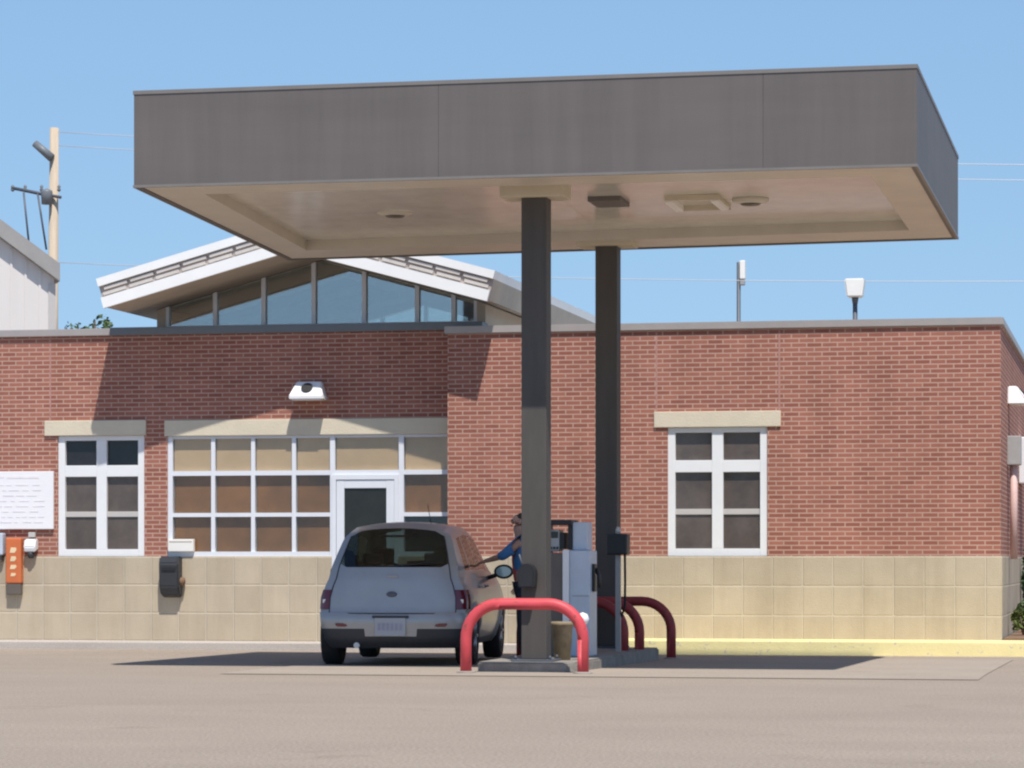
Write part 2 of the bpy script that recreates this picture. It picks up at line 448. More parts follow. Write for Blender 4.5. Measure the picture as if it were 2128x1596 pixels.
# ------------------------------------------------------------------ ground, pavements
m = MB()
ys = [-80, 0, 20, 30, 32, 34, 36, 38.3, 60, 120, 600]
for a, b in zip(ys, ys[1:]):
    m.poly([(-400, a, gz(a)), (400, a, gz(a)), (400, b, gz(b)), (-400, b, gz(b))])
bmesh.ops.remove_doubles(m.bm, verts=m.bm.verts[:], dist=1e-4)
tag(m.build('ground', M['asphalt']), kind='structure')
m = MB()
py = [28.55, 30, 32, 34, 36.4]
for a, b in zip(py, py[1:]):
    m.poly([(-9.0, a, gz(a) + 0.006), (-1.5, a, gz(a) + 0.006), (-1.5, b, gz(b) + 0.006), (-9.0, b, gz(b) + 0.006)])
bmesh.ops.remove_doubles(m.bm, verts=m.bm.verts[:], dist=1e-4)
tag(m.build('concrete_pad', M['pad']), kind='structure')
m = MB().box(-7.0, 9.0, 38.28, 38.46, -0.15, 0.105, 0.015)
tag(m.build('yellow_kerb', M['yellow']), kind='structure')
m = MB().box(-7.0, 9.0, 38.46, 39.5, -0.15, 0.098)
tag(m.build('pavement', M['yellow']), kind='structure')
m = MB().box(-22, -7.0, 39.0, 39.9, -0.15, 0.02, 0.012)
tag(m.build('path', M['walk']), kind='structure')
m = MB().box(-1.75, 9.0, 39.5, 56, -0.15, 0.12)
tag(m.build('planting_bed', M['soil']), kind='structure')
m = MB().prism([(-6.62, 29.72), (-6.55, 29.62), (-5.66, 29.62), (-5.59, 29.72), (-5.59, 35.0), (-5.66, 35.1), (-6.55, 35.1), (-6.62, 35.0)], -0.1, 0.105, 'z', 0.018)
tag(m.build('pump_island', M['island']), kind='structure')
IZ = 0.105

# ------------------------------------------------------------------ brick building
YA, YB = 39.85, 39.48
bld = empty('brick_building', (-9.0, 39.48, 0), 'long low red brick building on a tan block base with a white gabled clerestory', 'building')
LW = (-14.94, -13.66, 1.2, 2.9)
SF = (-13.32, -9.21, 1.2, 2.88)
DR = (-10.94, -9.99, 0.0, 2.3)
RW = (-6.19, -4.85, 1.2, 2.92)
holed(-20, -9.21, 1.2, 4.30, YA, YA + 0.25, [LW, SF]).build('brick_wall', M['brick'], bld)
m = holed(-9.21, -1.79, 1.2, 4.22, YB, YB + 0.25, [RW])
m.box(-2.04, -1.79, YB + 0.25, 53, 1.2, 4.22)
m.box(-9.21, -8.96, YB + 0.25, YA + 0.25, 1.2, 4.22)
m.box(-20, -2.04, 52.75, 53, 1.2, 4.22)
m.box(-20, -19.75, YA + 0.25, 52.75, 1.2, 4.22)
m.build('brick_wall', M['brick'], bld)
holed(-20.02, -9.21, -0.1, 1.2, YA - 0.02, YA + 0.22, [(-10.94, -9.99, -0.2, 1.3)]).build('block_base', M['block'], bld)
m = MB().box(-9.23, -1.77, YB - 0.02, YB + 0.22, -0.1, 1.2)
m.box(-2.0, -1.77, YB + 0.22, 53.02, -0.1, 1.2)
m.box(-9.23, -9.0, YB + 0.22, YA + 0.22, -0.1, 1.2)
m.box(-20.02, -2.0, 52.8, 53.02, -0.1, 1.2)
m.box(-20.02, -19.8, YA + 0.22, 52.8, -0.1, 1.2)
m.build('block_base', M['block'], bld)
m = MB().box(-20.05, -14.15, YA - 0.05, YA + 0.32, 4.30, 4.40, 0.008)
m.build('coping', M['coping'], bld)
m = MB().box(-14.15, -8.80, YA - 0.05, YA + 0.32, 4.30, 4.41, 0.008)
m.build('coping', M['shaded_coping'], bld)  # length under the gable roof, coloured dark for its shadow
m = MB().prism([(-9.25, YB - 0.04), (-1.75, YB - 0.04), (-1.75, 53.04), (-2.08, 53.04), (-2.08, YB + 0.29), (-9.25, YB + 0.29)], 4.22, 4.32, 'z', 0.008)
m.build('coping', M['coping'], bld)
MB().box(-19.75, -2.04, YA + 0.32, 52.75, 3.85, 3.95).build('roof', M['roofing'], bld)
for x in (-6.34, -4.69):
    MB().box(x - 0.012, x + 0.012, YB - 0.003, YB + 0.01, 3.14, 4.22).build('control_joint', M['joint'], bld)
for x in (-15.05,):
    MB().box(x - 0.01, x + 0.01, YA - 0.003, YA + 0.01, 3.12, 4.30).build('control_joint', M['joint'], bld)
MB().box(-15.13, -13.63, YA - 0.03, YA + 0.12, 2.9, 3.11, 0.008).build('lintel', M['lintel'], bld)
MB().box(-13.36, -9.21, YA - 0.025, YA + 0.12, 2.88, 3.10, 0.008).build('lintel', M['lintel'], bld)
MB().box(-6.37, -4.67, YB - 0.03, YB + 0.12, 2.92, 3.13, 0.008).build('lintel', M['lintel'], bld)

def window(x0, x1, z0, z1, y, top):
    w = x1 - x0; cx = (x0 + x1) / 2
    f = MB()
    f.box(x0, x0 + 0.10, y, y + 0.12, z0, z1, 0.006); f.box(x1 - 0.10, x1, y, y + 0.12, z0, z1, 0.006)
    f.box(cx - 0.075, cx + 0.075, y + 0.003, y + 0.12, z0 + 0.1, z1 - 0.07, 0.006)
    f.box(x0 + 0.10, x1 - 0.10, y + 0.002, y + 0.12, z1 - 0.07, z1, 0.004)
    f.box(x0 + 0.10, x1 - 0.10, y + 0.002, y + 0.12, z0, z0 + 0.10, 0.004)
    zt = z0 + 1.12
    f.box(x0 + 0.10, cx - 0.075, y + 0.006, y + 0.12, zt, zt + 0.16, 0.006)
    f.box(cx + 0.075, x1 - 0.10, y + 0.006, y + 0.12, zt, zt + 0.16, 0.006)
    fr = f.build('window', M['white'], bld)
    r = MB()
    zr = z0 + 0.555
    for a, b in ((x0 + 0.10, cx - 0.075), (cx + 0.075, x1 - 0.10)):
        r.box(a, b, y + 0.03, y + 0.10, zr, zr + 0.075, 0.004)
    r.build('meeting_rail', M['rail'], fr)
    for a, b in ((x0 + 0.10, cx - 0.075), (cx + 0.075, x1 - 0.10)):
        MB().box(a, b, y + 0.062, y + 0.07, zt + 0.16, z1 - 0.07).build('pane', top, fr)
        MB().box(a, b, y + 0.062, y + 0.07, zr + 0.075, zt).build('pane', M['pane'], fr)
        MB().box(a, b, y + 0.05, y + 0.058, z0 + 0.10, zr).build('pane', M['pane'], fr)
    MB().box(x0 - 0.02, x1 + 0.02, y - 0.03, y + 0.02, z0 - 0.045, z0, 0.006).build('sill', M['white'], fr)
    return fr
window(LW[0], LW[1], LW[2], LW[3], YA + 0.02, M['darkpane'])
window(RW[0], RW[1], RW[2], RW[3], YB + 0.02, M['pane'])

# storefront: white aluminium grid, clear panes, blinds behind
sy = YA + 0.015
xs = [-13.30, -12.66, -12.08, -11.49]
f = MB()
f.box(-13.32, -13.25, sy, sy + 0.10, 1.2, 2.88)
for x in xs[1:]:
    f.box(x - 0.028, x + 0.028, sy + 0.003, sy + 0.10, 1.26, 2.84)
f.box(-10.97, -10.90, sy, sy + 0.10, 1.2, 2.88)
f.box(-9.99, -9.92, sy + 0.001, sy + 0.10, 1.2, 2.88)
f.box(-9.27, -9.21, sy, sy + 0.10, 1.2, 2.88)
for a, b in ((-13.25, -10.97), (-10.90, -9.99), (-9.92, -9.27)):
    f.box(a, b, sy + 0.006, sy + 0.10, 2.84, 2.88)
    f.box(a, b, sy + 0.006, sy + 0.10, 2.325, 2.39)
for a, b in ((-13.25, -10.97), (-9.92, -9.27)):
    f.box(a, b, sy + 0.006, sy + 0.10, 1.75, 1.805)
    f.box(a, b, sy - 0.02, sy + 0.10, 1.2, 1.265)
st = f.build('window', M['alum'], bld)
cols = [(-13.25, -12.688), (-12.632, -12.108), (-12.052, -11.518), (-11.462, -10.97), (-10.90, -9.99), (-9.92, -9.27)]
for i, (a, b) in enumerate(cols):
    MB().box(a, b, sy + 0.028, sy + 0.034, 2.39, 2.84).build('pane', M['glass'], st)
    MB().box(a + 0.01, b - 0.01, sy + 0.056 + 0.003 * (i % 2), sy + 0.064 + 0.003 * (i % 2), 2.38, 2.85).build('blind', M['tanblind'], st)
    if i != 4:
        for z0, z1 in ((1.805, 2.325), (1.265, 1.75)):
            MB().box(a, b, sy + 0.028, sy + 0.034, z0, z1).build('pane', M['glass'], st)
            if i == 5 and z0 < 1.5: continue
            MB().box(a + 0.01, b - 0.01, sy + 0.078, sy + 0.086, z0, z1 + 0.02).build('blind', M['brownblind'], st)
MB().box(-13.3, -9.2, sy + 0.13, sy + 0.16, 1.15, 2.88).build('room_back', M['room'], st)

# entrance door
d = MB()
dy = YA - 0.005
d.box(-10.94, -10.88, dy, dy + 0.12, 0.02, 2.325); d.box(-10.05, -9.99, dy, dy + 0.12, 0.02, 2.325); d.box(-10.88, -10.05, dy, dy + 0.12, 2.26, 2.325)
d.box(-10.875, -10.765, dy + 0.01, dy + 0.06, 0.03, 2.255, 0.005); d.box(-10.165, -10.055, dy + 0.01, dy + 0.06, 0.03, 2.255, 0.005)
d.box(-10.765, -10.165, dy + 0.012, dy + 0.06, 2.14, 2.255, 0.005); d.box(-10.765, -10.165, dy + 0.012, dy + 0.06, 0.03, 0.30, 0.005)
dr = d.build('door', M['alum'], bld)
MB().box(-10.765, -10.165, dy + 0.032, dy + 0.04, 0.30, 2.14).build('pane', M['doorpane'], dr)
MB().tube([(-10.20, dy - 0.05, 0.95), (-10.20, dy - 0.05, 1.25)], 0.013).tube([(-10.20, dy + 0.02, 0.97), (-10.20, dy - 0.05, 0.97)], 0.01).tube([(-10.20, dy + 0.02, 1.23), (-10.20, dy - 0.05, 1.23)], 0.01).build('handle', M['steel'], dr)

# gabled clerestory
AX, EZ, SL, HW = -11.22, 4.60, 0.272, 2.69
def rz_(x): return EZ + SL * (HW - abs(x - AX))
cosS = 1 / math.sqrt(1 + SL * SL); sinS = SL * cosS
def slope_strip(m, a, b, y0, y1, side, t0=None, t1=None, apex=True):
    """strip lying between heights a and b measured square to the roof slope"""
    L = HW / cosS
    def pt(t, h):
        x = -HW + t * cosS - h * sinS; z = EZ + t * sinS + h * cosS
        return (AX + (x if side < 0 else -x), z)
    if t0 is None:
        pa = lambda h: (AX, EZ + SL * HW + h / cosS)
        prof = [pt(0, a), pa(a), pa(b), pt(0, b)]
    else:
        prof = [pt(t0, a), pt(t1, a), pt(t1, b), pt(t0, b)]
    m.prism(prof, y0, y1, 'y')
YR0, YR1 = 38.87, 47.3
gr = MB()
for sd in (-1, 1):
    slope_strip(gr, 0.31, 0.42, YR0, YR1, sd)
grf = gr.build('gable_roof', M['rake'], bld)
m = MB()
for sd in (-1, 1): slope_strip(m, 0.0, 0.15, YR0 - 0.01, YR0 + 0.05, sd)
m.build('rake_board', M['rake'], grf)
m = MB()
for sd in (-1, 1): slope_strip(m, 0.02, 0.31, YR0 + 0.07, YR1 - 0.02, sd, 0.03, HW / cosS - 0.004)
m.build('soffit', M['soffit'], grf)
m = MB()
for sd in (-1, 1): slope_strip(m, 0.15, 0.31, YR0 + 0.05, YR0 + 0.068, sd)
m.build('vent_gap', M['gap'], grf)
L = HW / cosS
for sd in (-1, 1):                          # staggered vent slats along each slope, and the eave board
    m = MB()
    for k in range(7):
        t = 0.04 + k * (L - 0.05) / 7
        slope_strip(m, 0.175, 0.215, YR0 + 0.02, YR0 + 0.05, sd, t, t + 0.34)
        slope_strip(m, 0.245, 0.285, YR0 + 0.02, YR0 + 0.05, sd, t + 0.03, min(L - 0.01, t + 0.37))
    m.build('vent_slats', M['slat'], grf)
    m = MB()
    slope_strip(m, 0.02, 0.31, YR0 + 0.07, YR1 - 0.02, sd, 0.0, 0.028)
    m.build('eave_board', M['tan'], grf)
YG = 40.30
m = MB()
x0, x1 = -13.62, -8.86
m.prism([(x0, 3.9), (x0 + 0.12, 3.9), (x0 + 0.12, rz_(x0 + 0.12)), (x0, rz_(x0))], YG - 0.02, 47.2, 'y')
m.prism([(x1 - 0.12, 3.9), (x1, 3.9), (x1, rz_(x1)), (x1 - 0.12, rz_(x1 - 0.12))], YG - 0.02, 47.2, 'y')
m.prism([(x0 + 0.12, 3.9), (x1 - 0.12, 3.9), (x1 - 0.12, 4.5), (x0 + 0.12, 4.5)], 47.0, 47.2, 'y')
m.build('clerestory_wall', M['tan'], bld)
mull = [-13.50, -12.77, -12.06, -11.33, -10.60, -9.84, -9.32, -8.98]
m = MB()
for i, x in enumerate(mull):
    w = 0.03 if i not in (0, 7) else 0.05
    m.prism([(x - w, 4.40), (x + w, 4.40), (x + w, rz_(x + w) + 0.01), (x - w, rz_(x - w) + 0.01)], YG, YG + 0.1, 'y')
for a, b in zip(mull, mull[1:]):
    m.box(a + 0.03, b - 0.03, YG + 0.005, YG + 0.1, 4.40, 4.46)
cw = m.build('clerestory_window', M['alum'], bld)
for i, (a, b) in enumerate(zip(mull, mull[1:])):
    prof = [(a + 0.03, 4.46), (b - 0.03, 4.46), (b - 0.03, rz_(b - 0.03))]
    if a < AX < b: prof.append((AX, rz_(AX)))
    prof.append((a + 0.03, rz_(a + 0.03)))
    MB().prism(prof, YG + 0.05, YG + 0.06, 'y').build('pane', M['tintglass'], cw)
    MB().prism([(p[0], p[1] + (0.04 if p[1] < 4.47 else 0)) for p in prof], 47.05, 47.06, 'y').build('rear_pane', M['tintglass'], cw)
for a in mull[1:-1]:
    MB().prism([(a - 0.03, 4.5), (a + 0.03, 4.5), (a + 0.03, rz_(a + 0.03) + 0.01), (a - 0.03, rz_(a - 0.03) + 0.01)], 47.0, 47.1, 'y').build('rear_mullion', M['alum'], cw)
for sd in (-1, 1):                          # pale ceiling lining and its rafters
    m = MB()
    slope_strip(m, -0.005, 0.018, YG + 0.12, 46.98, sd, 0.45, HW / cosS - 0.01)
    for yy in (41.6, 43.2, 44.8, 46.2):
        slope_strip(m, -0.11, -0.006, yy, yy + 0.09, sd, 0.45, HW / cosS - 0.03)
    m.build('ceiling', M['ceiling'], grf)
MB().box(x0 + 0.12, x1 - 0.12, YG + 0.12, 46.98, 4.30, 4.36).build('clerestory_ledge', M['ceiling'], bld)

# ------------------------------------------------------------------ wall fittings
def wall_pack(loc, rz, label):
    e = empty('wall_light', loc, label, 'wall light', 'white wall mounted flood lights', rz)
    m = MB()
    m.prism([(0, -0.12), (-0.27, -0.12), (-0.27, -0.06), (-0.12, 0.13), (0, 0.13)], -0.24, 0.24, 'x', 0.012)
    for v in m.bm.verts:                      # taper towards the top
        v.co.x *= 1 - 0.28 * max(0, (v.co.z + 0.06) / 0.19)
    m.build('housing', M['white'], e, local=True)
    n = Vector((0, -0.19, 0.15)).normalized()
    t = bmesh.new()
    bmesh.ops.create_cone(t, cap_ends=True, segments=20, radius1=0.08, radius2=0.08, depth=0.03)
    mm = MB(); mm.merge(t, Matrix.Translation((0, -0.20, 0.04)) @ n.to_track_quat('Z', 'Y').to_matrix().to_4x4())
    mm.build('lens', M['black'], e, local=True)
    m = MB().box(-0.20, 0.20, -0.25, -0.03, -0.128, -0.121); m.build('diffuser', M['lampglass'], e, local=True)
    return e
wall_pack((-11.24, YA, 3.48), 0, 'white wall light with dark round eye above the glazed entrance')
wall_pack((-1.79, 41.9, 3.42), R(90), 'white wall light on the shaded end wall at the right corner')

# white notice board at the left edge
nb = empty('notice_board', (-15.6, YA - 0.03, 1.58), 'large white notice board with faint print beside the left window', 'sign')
MB().box(-16.9, -14.99, YA - 0.05, YA - 0.004, 1.585, 2.40, 0.006).build('board', M['signboard'], nb)
m = MB()
m.box(-16.2, -15.72, YA - 0.053, YA - 0.049, 2.31, 2.335); m.box(-15.68, -15.2, YA - 0.053, YA - 0.049, 2.30, 2.335)
for r in range(8):
    z = 2.2 - r * 0.075; x = -16.75 + random.uniform(0, .1)
    while x < -15.2:
        w = random.uniform(0.05, 0.2)
        m.box(x, min(x + w, -15.12), YA - 0.053, YA - 0.049, z, z + 0.016); x += w + random.uniform(0.03, 0.08)
m.build('print', M['faint'], nb)

# orange hanging sign
os_ = empty('orange_sign', (-15.55, YA - 0.08, 0.66), 'narrow orange upright sign with pale marks on the block wall, grey foot', 'sign')
MB().box(-15.67, -15.44, YA - 0.13, YA - 0.02, 0.82, 1.46, 0.02).build('panel', M['orange'], os_)
MB().box(-15.66, -15.45, YA - 0.12, YA - 0.022, 0.66, 0.818, 0.015).build('foot', M['pumpdark'], os_)
for z, h, w in ((1.25, 0.075, 0.05), (1.13, 0.07, 0.045), (1.02, 0.06, 0.05), (0.92, 0.045, 0.04)):
    MB().prism([(-15.555 - w, z), (-15.555 + w * 0.4, z), (-15.555 + w, z + h * 0.5), (-15.555 + w * 0.8, z + h), (-15.555 - w * 0.7, z + h)], YA - 0.134, YA - 0.128, 'y').build('mark', M['pale'], os_)
# small white dispenser
wd = empty('hand_dispenser', (-15.31, YA, 1.16), 'small white dispenser with a dark nozzle right of the orange sign', 'dispenser')
MB().prism([(YA - 0.004, 1.30), (YA - 0.13, 1.26), (YA - 0.15, 1.33), (YA - 0.12, 1.44), (YA - 0.004, 1.45)], -15.395, -15.225, 'x', 0.015).build('body', M['white'], wd)
MB().box(-15.36, -15.26, YA - 0.06, YA - 0.004, 1.47, 1.54, 0.01).build('bracket', M['rail'], wd)
MB().lathe([(0.05, 0), (0.05, -0.05), (0.03, -0.09)], (-15.31, YA - 0.08, 1.262), 'z', 14).build('nozzle', M['valance'], wd)
# grey-white box at the very edge
gb = empty('meter_box', (-15.95, YA, 1.2), 'pale lilac metal box cut by the left edge of the view', 'box')
MB().box(-16.1, -15.71, YA - 0.14, YA - 0.004, 1.22, 1.53, 0.02).build('case', M['pumplight'], gb)
MB().box(-16.08, -15.74, YA - 0.10, YA - 0.022, 1.13, 1.218, 0.01).build('foot', M['pumpdark'], gb)
# dark wall box below the storefront
wb = empty('drop_box', (-13.23, YA - 0.1, 0.64), 'dark wall mounted drop box on the block wall below the storefront', 'drop box')
MB().prism([(YA - 0.024, 1.2), (YA - 0.20, 1.2), (YA - 0.23, 1.10), (YA - 0.21, 0.78), (YA - 0.15, 0.66), (YA - 0.024, 0.62)], -13.375, -13.09, 'x', 0.02).build('body', M['valance'], wb)
MB().box(-13.33, -13.13, YA - 0.238, YA - 0.222, 1.0, 1.05, 0.004).build('slot', M['black'], wb)
MB().lathe([(0.0, -0.05), (0.05, -0.045), (0.06, 0.0), (0.05, 0.045), (0, 0.05)], (-13.085, YA - 0.1, 0.85), 'x', 14).build('lock_case', M['soil'], wb)
# white carton standing on the storefront ledge
cb_ = empty('ledge_box', (-13.1, YA - 0.06, 1.265), 'small off white box standing on the storefront ledge at its left end', 'box')
MB().box(-13.29, -12.92, YA - 0.07, YA + 0.008, 1.267, 1.44, 0.008).build('carton', M['lampglass'], cb_)
MB().box(-13.27, -12.94, YA - 0.074, YA - 0.068, 1.40, 1.41).build('tape', M['tan'], cb_)
# conduit and meter on the end wall
M['pinkpipe'] = mat('pink_pipe_paint', (0.62, 0.42, 0.38), 0.6)
cd = empty('wall_conduit', (-1.70, 41.3, 1.2), 'pinkish painted pipe with a small junction box on the end wall', 'pipe')
MB().tube([(-1.70, 41.5, 1.16), (-1.70, 41.5, 2.45)], 0.05).build('pipe', M['pinkpipe'], cd)
MB().box(-1.79, -1.60, 41.38, 41.66, 2.45, 2.85, 0.015).build('junction_box', M['grey'], cd)
mb = empty('side_panel_box', (-1.68, 45.6, 2.4), 'white panel box on the end wall at the right edge', 'box')
MB().box(-1.788, -1.55, 45.4, 46.4, 2.30, 3.0, 0.02).build('case', M['white'], mb)
MB().box(-1.57, -1.54, 45.5, 46.3, 2.36, 2.94, 0.008).build('cover', M['rail'], mb)

# ------------------------------------------------------------------ fuel canopy
cn = empty('fuel_canopy', (-6.08, 32.1, 0), 'flat dark bronze fuel canopy on two square columns over the pump', 'canopy')
CF = [(-9.99, 28.82, 4.92), (-2.10, 28.82, 4.92), (-2.10, 35.43, 4.92), (-10.30, 35.50, 4.85)]   # lower fascia corners
FH = 0.975
def lerp(a, b, t): return Vector(a) * (1 - t) + Vector(b) * t
def fascia_panel(a, b, t0, t1, inn, dz=0.0):
    """one sheet of the fascia between two lower corners, inn = inward direction"""
    p, q = lerp(a, b, t0), lerp(a, b, t1)
    inn = Vector(inn) * 0.06
    up = Vector((0, 0, FH))
    m = MB(); v = [p, q, q + inn, p + inn]
    B = [m.bm.verts.new(x) for x in v]; T = [m.bm.verts.new(x + up) for x in v]
    m.bm.faces.new(B); m.bm.faces.new(T[::-1])
    for i in range(4): m.bm.faces.new([B[i], T[i], T[(i + 1) % 4], B[(i + 1) % 4]])
    bmesh.ops.bevel(m.bm, geom=m.bm.edges[:], offset=0.002, segments=1, affect='EDGES')
    return m.build('fascia_panel', M['fascia'], cn)
e = 0.0004
for t0, t1 in ((0, 0.402), (0.4022, 0.812), (0.8122, 1)):
    fascia_panel(CF[0], CF[1], t0, t1, (0, 1, 0))
for t0, t1 in ((0.0095, 0.5), (0.5005, 0.9905)):
    fascia_panel(CF[1], CF[2], t0, t1, (-1, 0, 0))
for t0, t1 in ((0, 0.188), (0.1885, 0.598), (0.5985, 1)):
    fascia_panel(CF[2], CF[3], t0, t1, (0, -1, 0))
for t0, t1 in ((0.0095, 0.5), (0.5005, 0.9905)):
    fascia_panel(CF[3], CF[0], t0, t1, (1, 0, 0))
M['trim'] = mat('fascia_trim', (0.20, 0.18, 0.165), 0.5, var=0.08)
for zt_, hh in ((0.0, 0.022), (FH - 0.03, 0.034)):
    ring_ = [Vector(c) + Vector((dx, dy, zt_)) for c, dx, dy in zip(CF, (-0.008, 0.008, 0.008, -0.008), (-0.008, -0.008, 0.008, 0.008))]
    inn_ = [Vector(c) + Vector((dx, dy, zt_)) for c, dx, dy in zip(CF, (0.02, -0.02, -0.02, 0.02), (0.02, 0.02, -0.02, -0.02))]
    m = MB(); up_z = Vector((0, 0, hh)); dn_z = Vector((0, 0, -0.004))
    for k in range(4):
        j = (k + 1) % 4
        m.poly([ring_[k] + dn_z, ring_[j] + dn_z, ring_[j] + up_z, ring_[k] + up_z])
        m.poly([ring_[k] + up_z, ring_[j] + up_z, inn_[j] + up_z, inn_[k] + up_z])
        m.poly([ring_[k] + dn_z, inn_[k] + dn_z, inn_[j] + dn_z, ring_[j] + dn_z])
    bmesh.ops.remove_doubles(m.bm, verts=m.bm.verts[:], dist=1e-5)
    m.build('edge_trim', M['trim'], cn)
def inset(dx0, dx1, dy0, dy1, dz):
    return [Vector(CF[0]) + Vector((dx0, dy0, dz)), Vector(CF[1]) + Vector((-dx1, dy0, dz)), Vector(CF[2]) + Vector((-dx1, -dy1, dz)), Vector(CF[3]) + Vector((dx0, -dy1, dz))]
o_ = inset(0.06, 0.06, 0.06, 0.06, 0.012); i_ = inset(0.50, 0.50, 0.78, 0.95, 0.012); u_ = inset(0.50, 0.50, 0.78, 0.95, 0.13)
m = MB()
for k in range(4):
    j = (k + 1) % 4
    m.poly([o_[k], o_[j], i_[j], i_[k]]); m.poly([i_[k], i_[j], u_[j], u_[k]])
bmesh.ops.remove_doubles(m.bm, verts=m.bm.verts[:], dist=1e-4)
m.build('soffit_flange', M['flange'], cn)
# deck: long pans running across the canopy
m = MB(); NP = 20
for k in range(NP):
    t0, t1 = k / NP, (k + 1) / NP
    a0, a1 = lerp(u_[0], u_[1], t0), lerp(u_[0], u_[1], t1); b0, b1 = lerp(u_[3], u_[2], t0), lerp(u_[3], u_[2], t1)
    dn = Vector((0, 0, -0.001 * (k % 2)))
    m.poly([a0 + dn, a1 + dn, b1 + dn, b0 + dn])
m.build('soffit_deck', M['deck'], cn)
m = MB(); up = Vector((0, 0, 0.62))
tp = inset(0.05, 0.05, 0.05, 0.05, 0.62)
m.poly(tp)
bt = inset(0.05, 0.05, 0.05, 0.05, 0.16); m.poly(bt)
m.build('roof_deck', M['roofing'], cn)
for CX, cy in ((-6.065, 30.0), (-6.165, 34.78)):
    z0 = IZ
    c = MB().box(CX - 0.131, CX + 0.131, cy - 0.131, cy + 0.131, z0 + 0.02, 4.90, 0.012).build('column', M['column'], cn)
    MB().box(CX - 0.22, CX + 0.22, cy - 0.22, cy + 0.22, z0, z0 + 0.022, 0.004).build('base_plate', M['darksteel'], c)
    for sx in (-1, 1):
        for s2 in (-1, 1):
            MB().lathe([(0.015, 0), (0.015, 0.03), (0.008, 0.038)], (CX + sx * 0.18, cy + s2 * 0.18, z0 + 0.022), 'z', 8).build('anchor_bolt', M['darksteel'], c)
    MB().box(CX - 0.34, CX + 0.32, cy - 0.22, cy + 0.24, 4.845, 5.04, 0.01).build('column_collar', M['collar'], cn)
for x, y in ((-8.15, 32.35), (-4.12, 32.05)):
    l = MB().lathe([(0.20, 0.0), (0.20, -0.03), (0.17, -0.045), (0.10, -0.06), (0.0, -0.062)], (x, y, 5.045), 'z', 24).build('soffit_light', M['flange'], cn)
    MB().lathe([(0.12, -0.052), (0.09, -0.075), (0, -0.082)], (x, y, 5.045), 'z', 20).build('lens', M['pumpdark'], l)
MB().box(-5.80, -5.44, 31.45, 32.05, 4.985, 5.045, 0.01).build('access_hatch', M['fascia'], cn)
l = MB()
l.box(-4.98, -4.40, 31.55, 31.60, 4.985, 5.04); l.box(-4.98, -4.40, 32.50, 32.55, 4.985, 5.04)
l.box(-4.98, -4.95, 31.60, 32.50, 5.0, 5.04); l.box(-4.43, -4.40, 31.60, 32.50, 5.0, 5.04)
l = l.build('soffit_light', M['collar'], cn)
for x in (-5.0, -4.50):
    MB().box(x, x + 0.09, 31.62, 32.48, 4.97, 5.042, 0.01).build('tube_cover', M['lampglass'], l)

# ------------------------------------------------------------------ hoop guards
def hoop_pts(w, h, r, z0):
    pts = [(-w / 2, 0, z0), (-w / 2, 0, h - r)]
    for k in range(1, 10):
        a = math.pi - k * math.pi / 18
        pts.append((-w / 2 + r + r * math.cos(a), 0, h - r + r * math.sin(a)))
    pts += [(-w / 2 + r, 0, h), (w / 2 - r, 0, h)]
    for k in range(1, 10):
        a = math.pi / 2 - k * math.pi / 18
        pts.append((w / 2 - r + r * math.cos(a), 0, h - r + r * math.sin(a)))
    pts += [(w / 2, 0, h - r), (w / 2, 0, z0)]
    return pts
GH = 'red hoop guards round the pump island'
def hoop(x, y, label, mt, rz=0.0, w=1.20):
    e = empty('hoop_guard', (x, y, gz(y)), label, 'hoop guard', GH, rz)
    MB().tube(hoop_pts(w, 0.70, 0.355, -0.05), 0.058, 16).build('hoop', mt, e, local=True)
    for sx in (-1, 1):
        MB().lathe([(0.10, 0.004), (0.095, 0.016), (0.062, 0.024)], (sx * w / 2, 0, 0), 'z', 16).build('footing', M['island'], e, local=True)
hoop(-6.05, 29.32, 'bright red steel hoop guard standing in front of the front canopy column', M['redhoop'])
hoop(-6.40, 33.75, 'shade darkened red hoop guard partly behind the pump, nearer of the paired hoops', M['shadedhoop'])
hoop(-6.30, 34.25, 'shade darkened red hoop guard just behind the paired hoop, its right leg further right', M['shadedhoop'])
hoop(-6.14, 35.62, 'shade darkened red hoop guard at the far end of the island, rightmost leg of all', M['shadedhoop'])

# ------------------------------------------------------------------ fuel pump and things on the island
fp = empty('fuel_pump', (-6.03, 31.9, IZ), 'fuel pump with dark side, white edge and pale blue grey panel between the columns', 'fuel pump')
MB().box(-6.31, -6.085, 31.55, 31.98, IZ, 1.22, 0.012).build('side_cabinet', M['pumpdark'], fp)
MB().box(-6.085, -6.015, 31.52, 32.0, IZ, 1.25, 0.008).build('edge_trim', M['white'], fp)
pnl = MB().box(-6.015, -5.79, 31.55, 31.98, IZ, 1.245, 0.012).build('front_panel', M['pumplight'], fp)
MB().box(-5.98, -5.80, 31.543, 31.549, 0.75, 0.76).build('panel_seam', M['grey'], pnl)
MB().box(-5.995, -5.83, 31.62, 31.92, 1.247, 1.55, 0.012).build('head_panel', M['pumplight'], fp)
hd = MB()
hd.box(-6.31, -6.27, 31.60, 31.94, 1.222, 1.52); hd.box(-6.04, -5.997, 31.60, 31.94, 1.252, 1.52); hd.box(-6.33, -5.995, 31.57, 31.97, 1.52, 1.575, 0.01)
hd.box(-6.14, -6.09, 31.66, 31.9, 1.26, 1.44)
hd = hd.build('head', M['black'], fp)
MB().box(-6.262, -6.145, 31.66, 31.9, 1.235, 1.47, 0.01).build('display', M['screen'], hd)
m = MB().box(-6.355, -6.312, 31.75, 31.9, 0.8, 1.1, 0.01)
m.tube([(-6.36, 31.82, 1.05), (-6.42, 31.80, 0.98), (-6.44, 31.78, 0.84)], 0.02, 8)
nz = m.build('nozzle', M['black'], fp)
MB().box(-5.97, -5.92, 31.545, 31.549, 0.42, 0.52).build('vent', M['grey'], pnl)
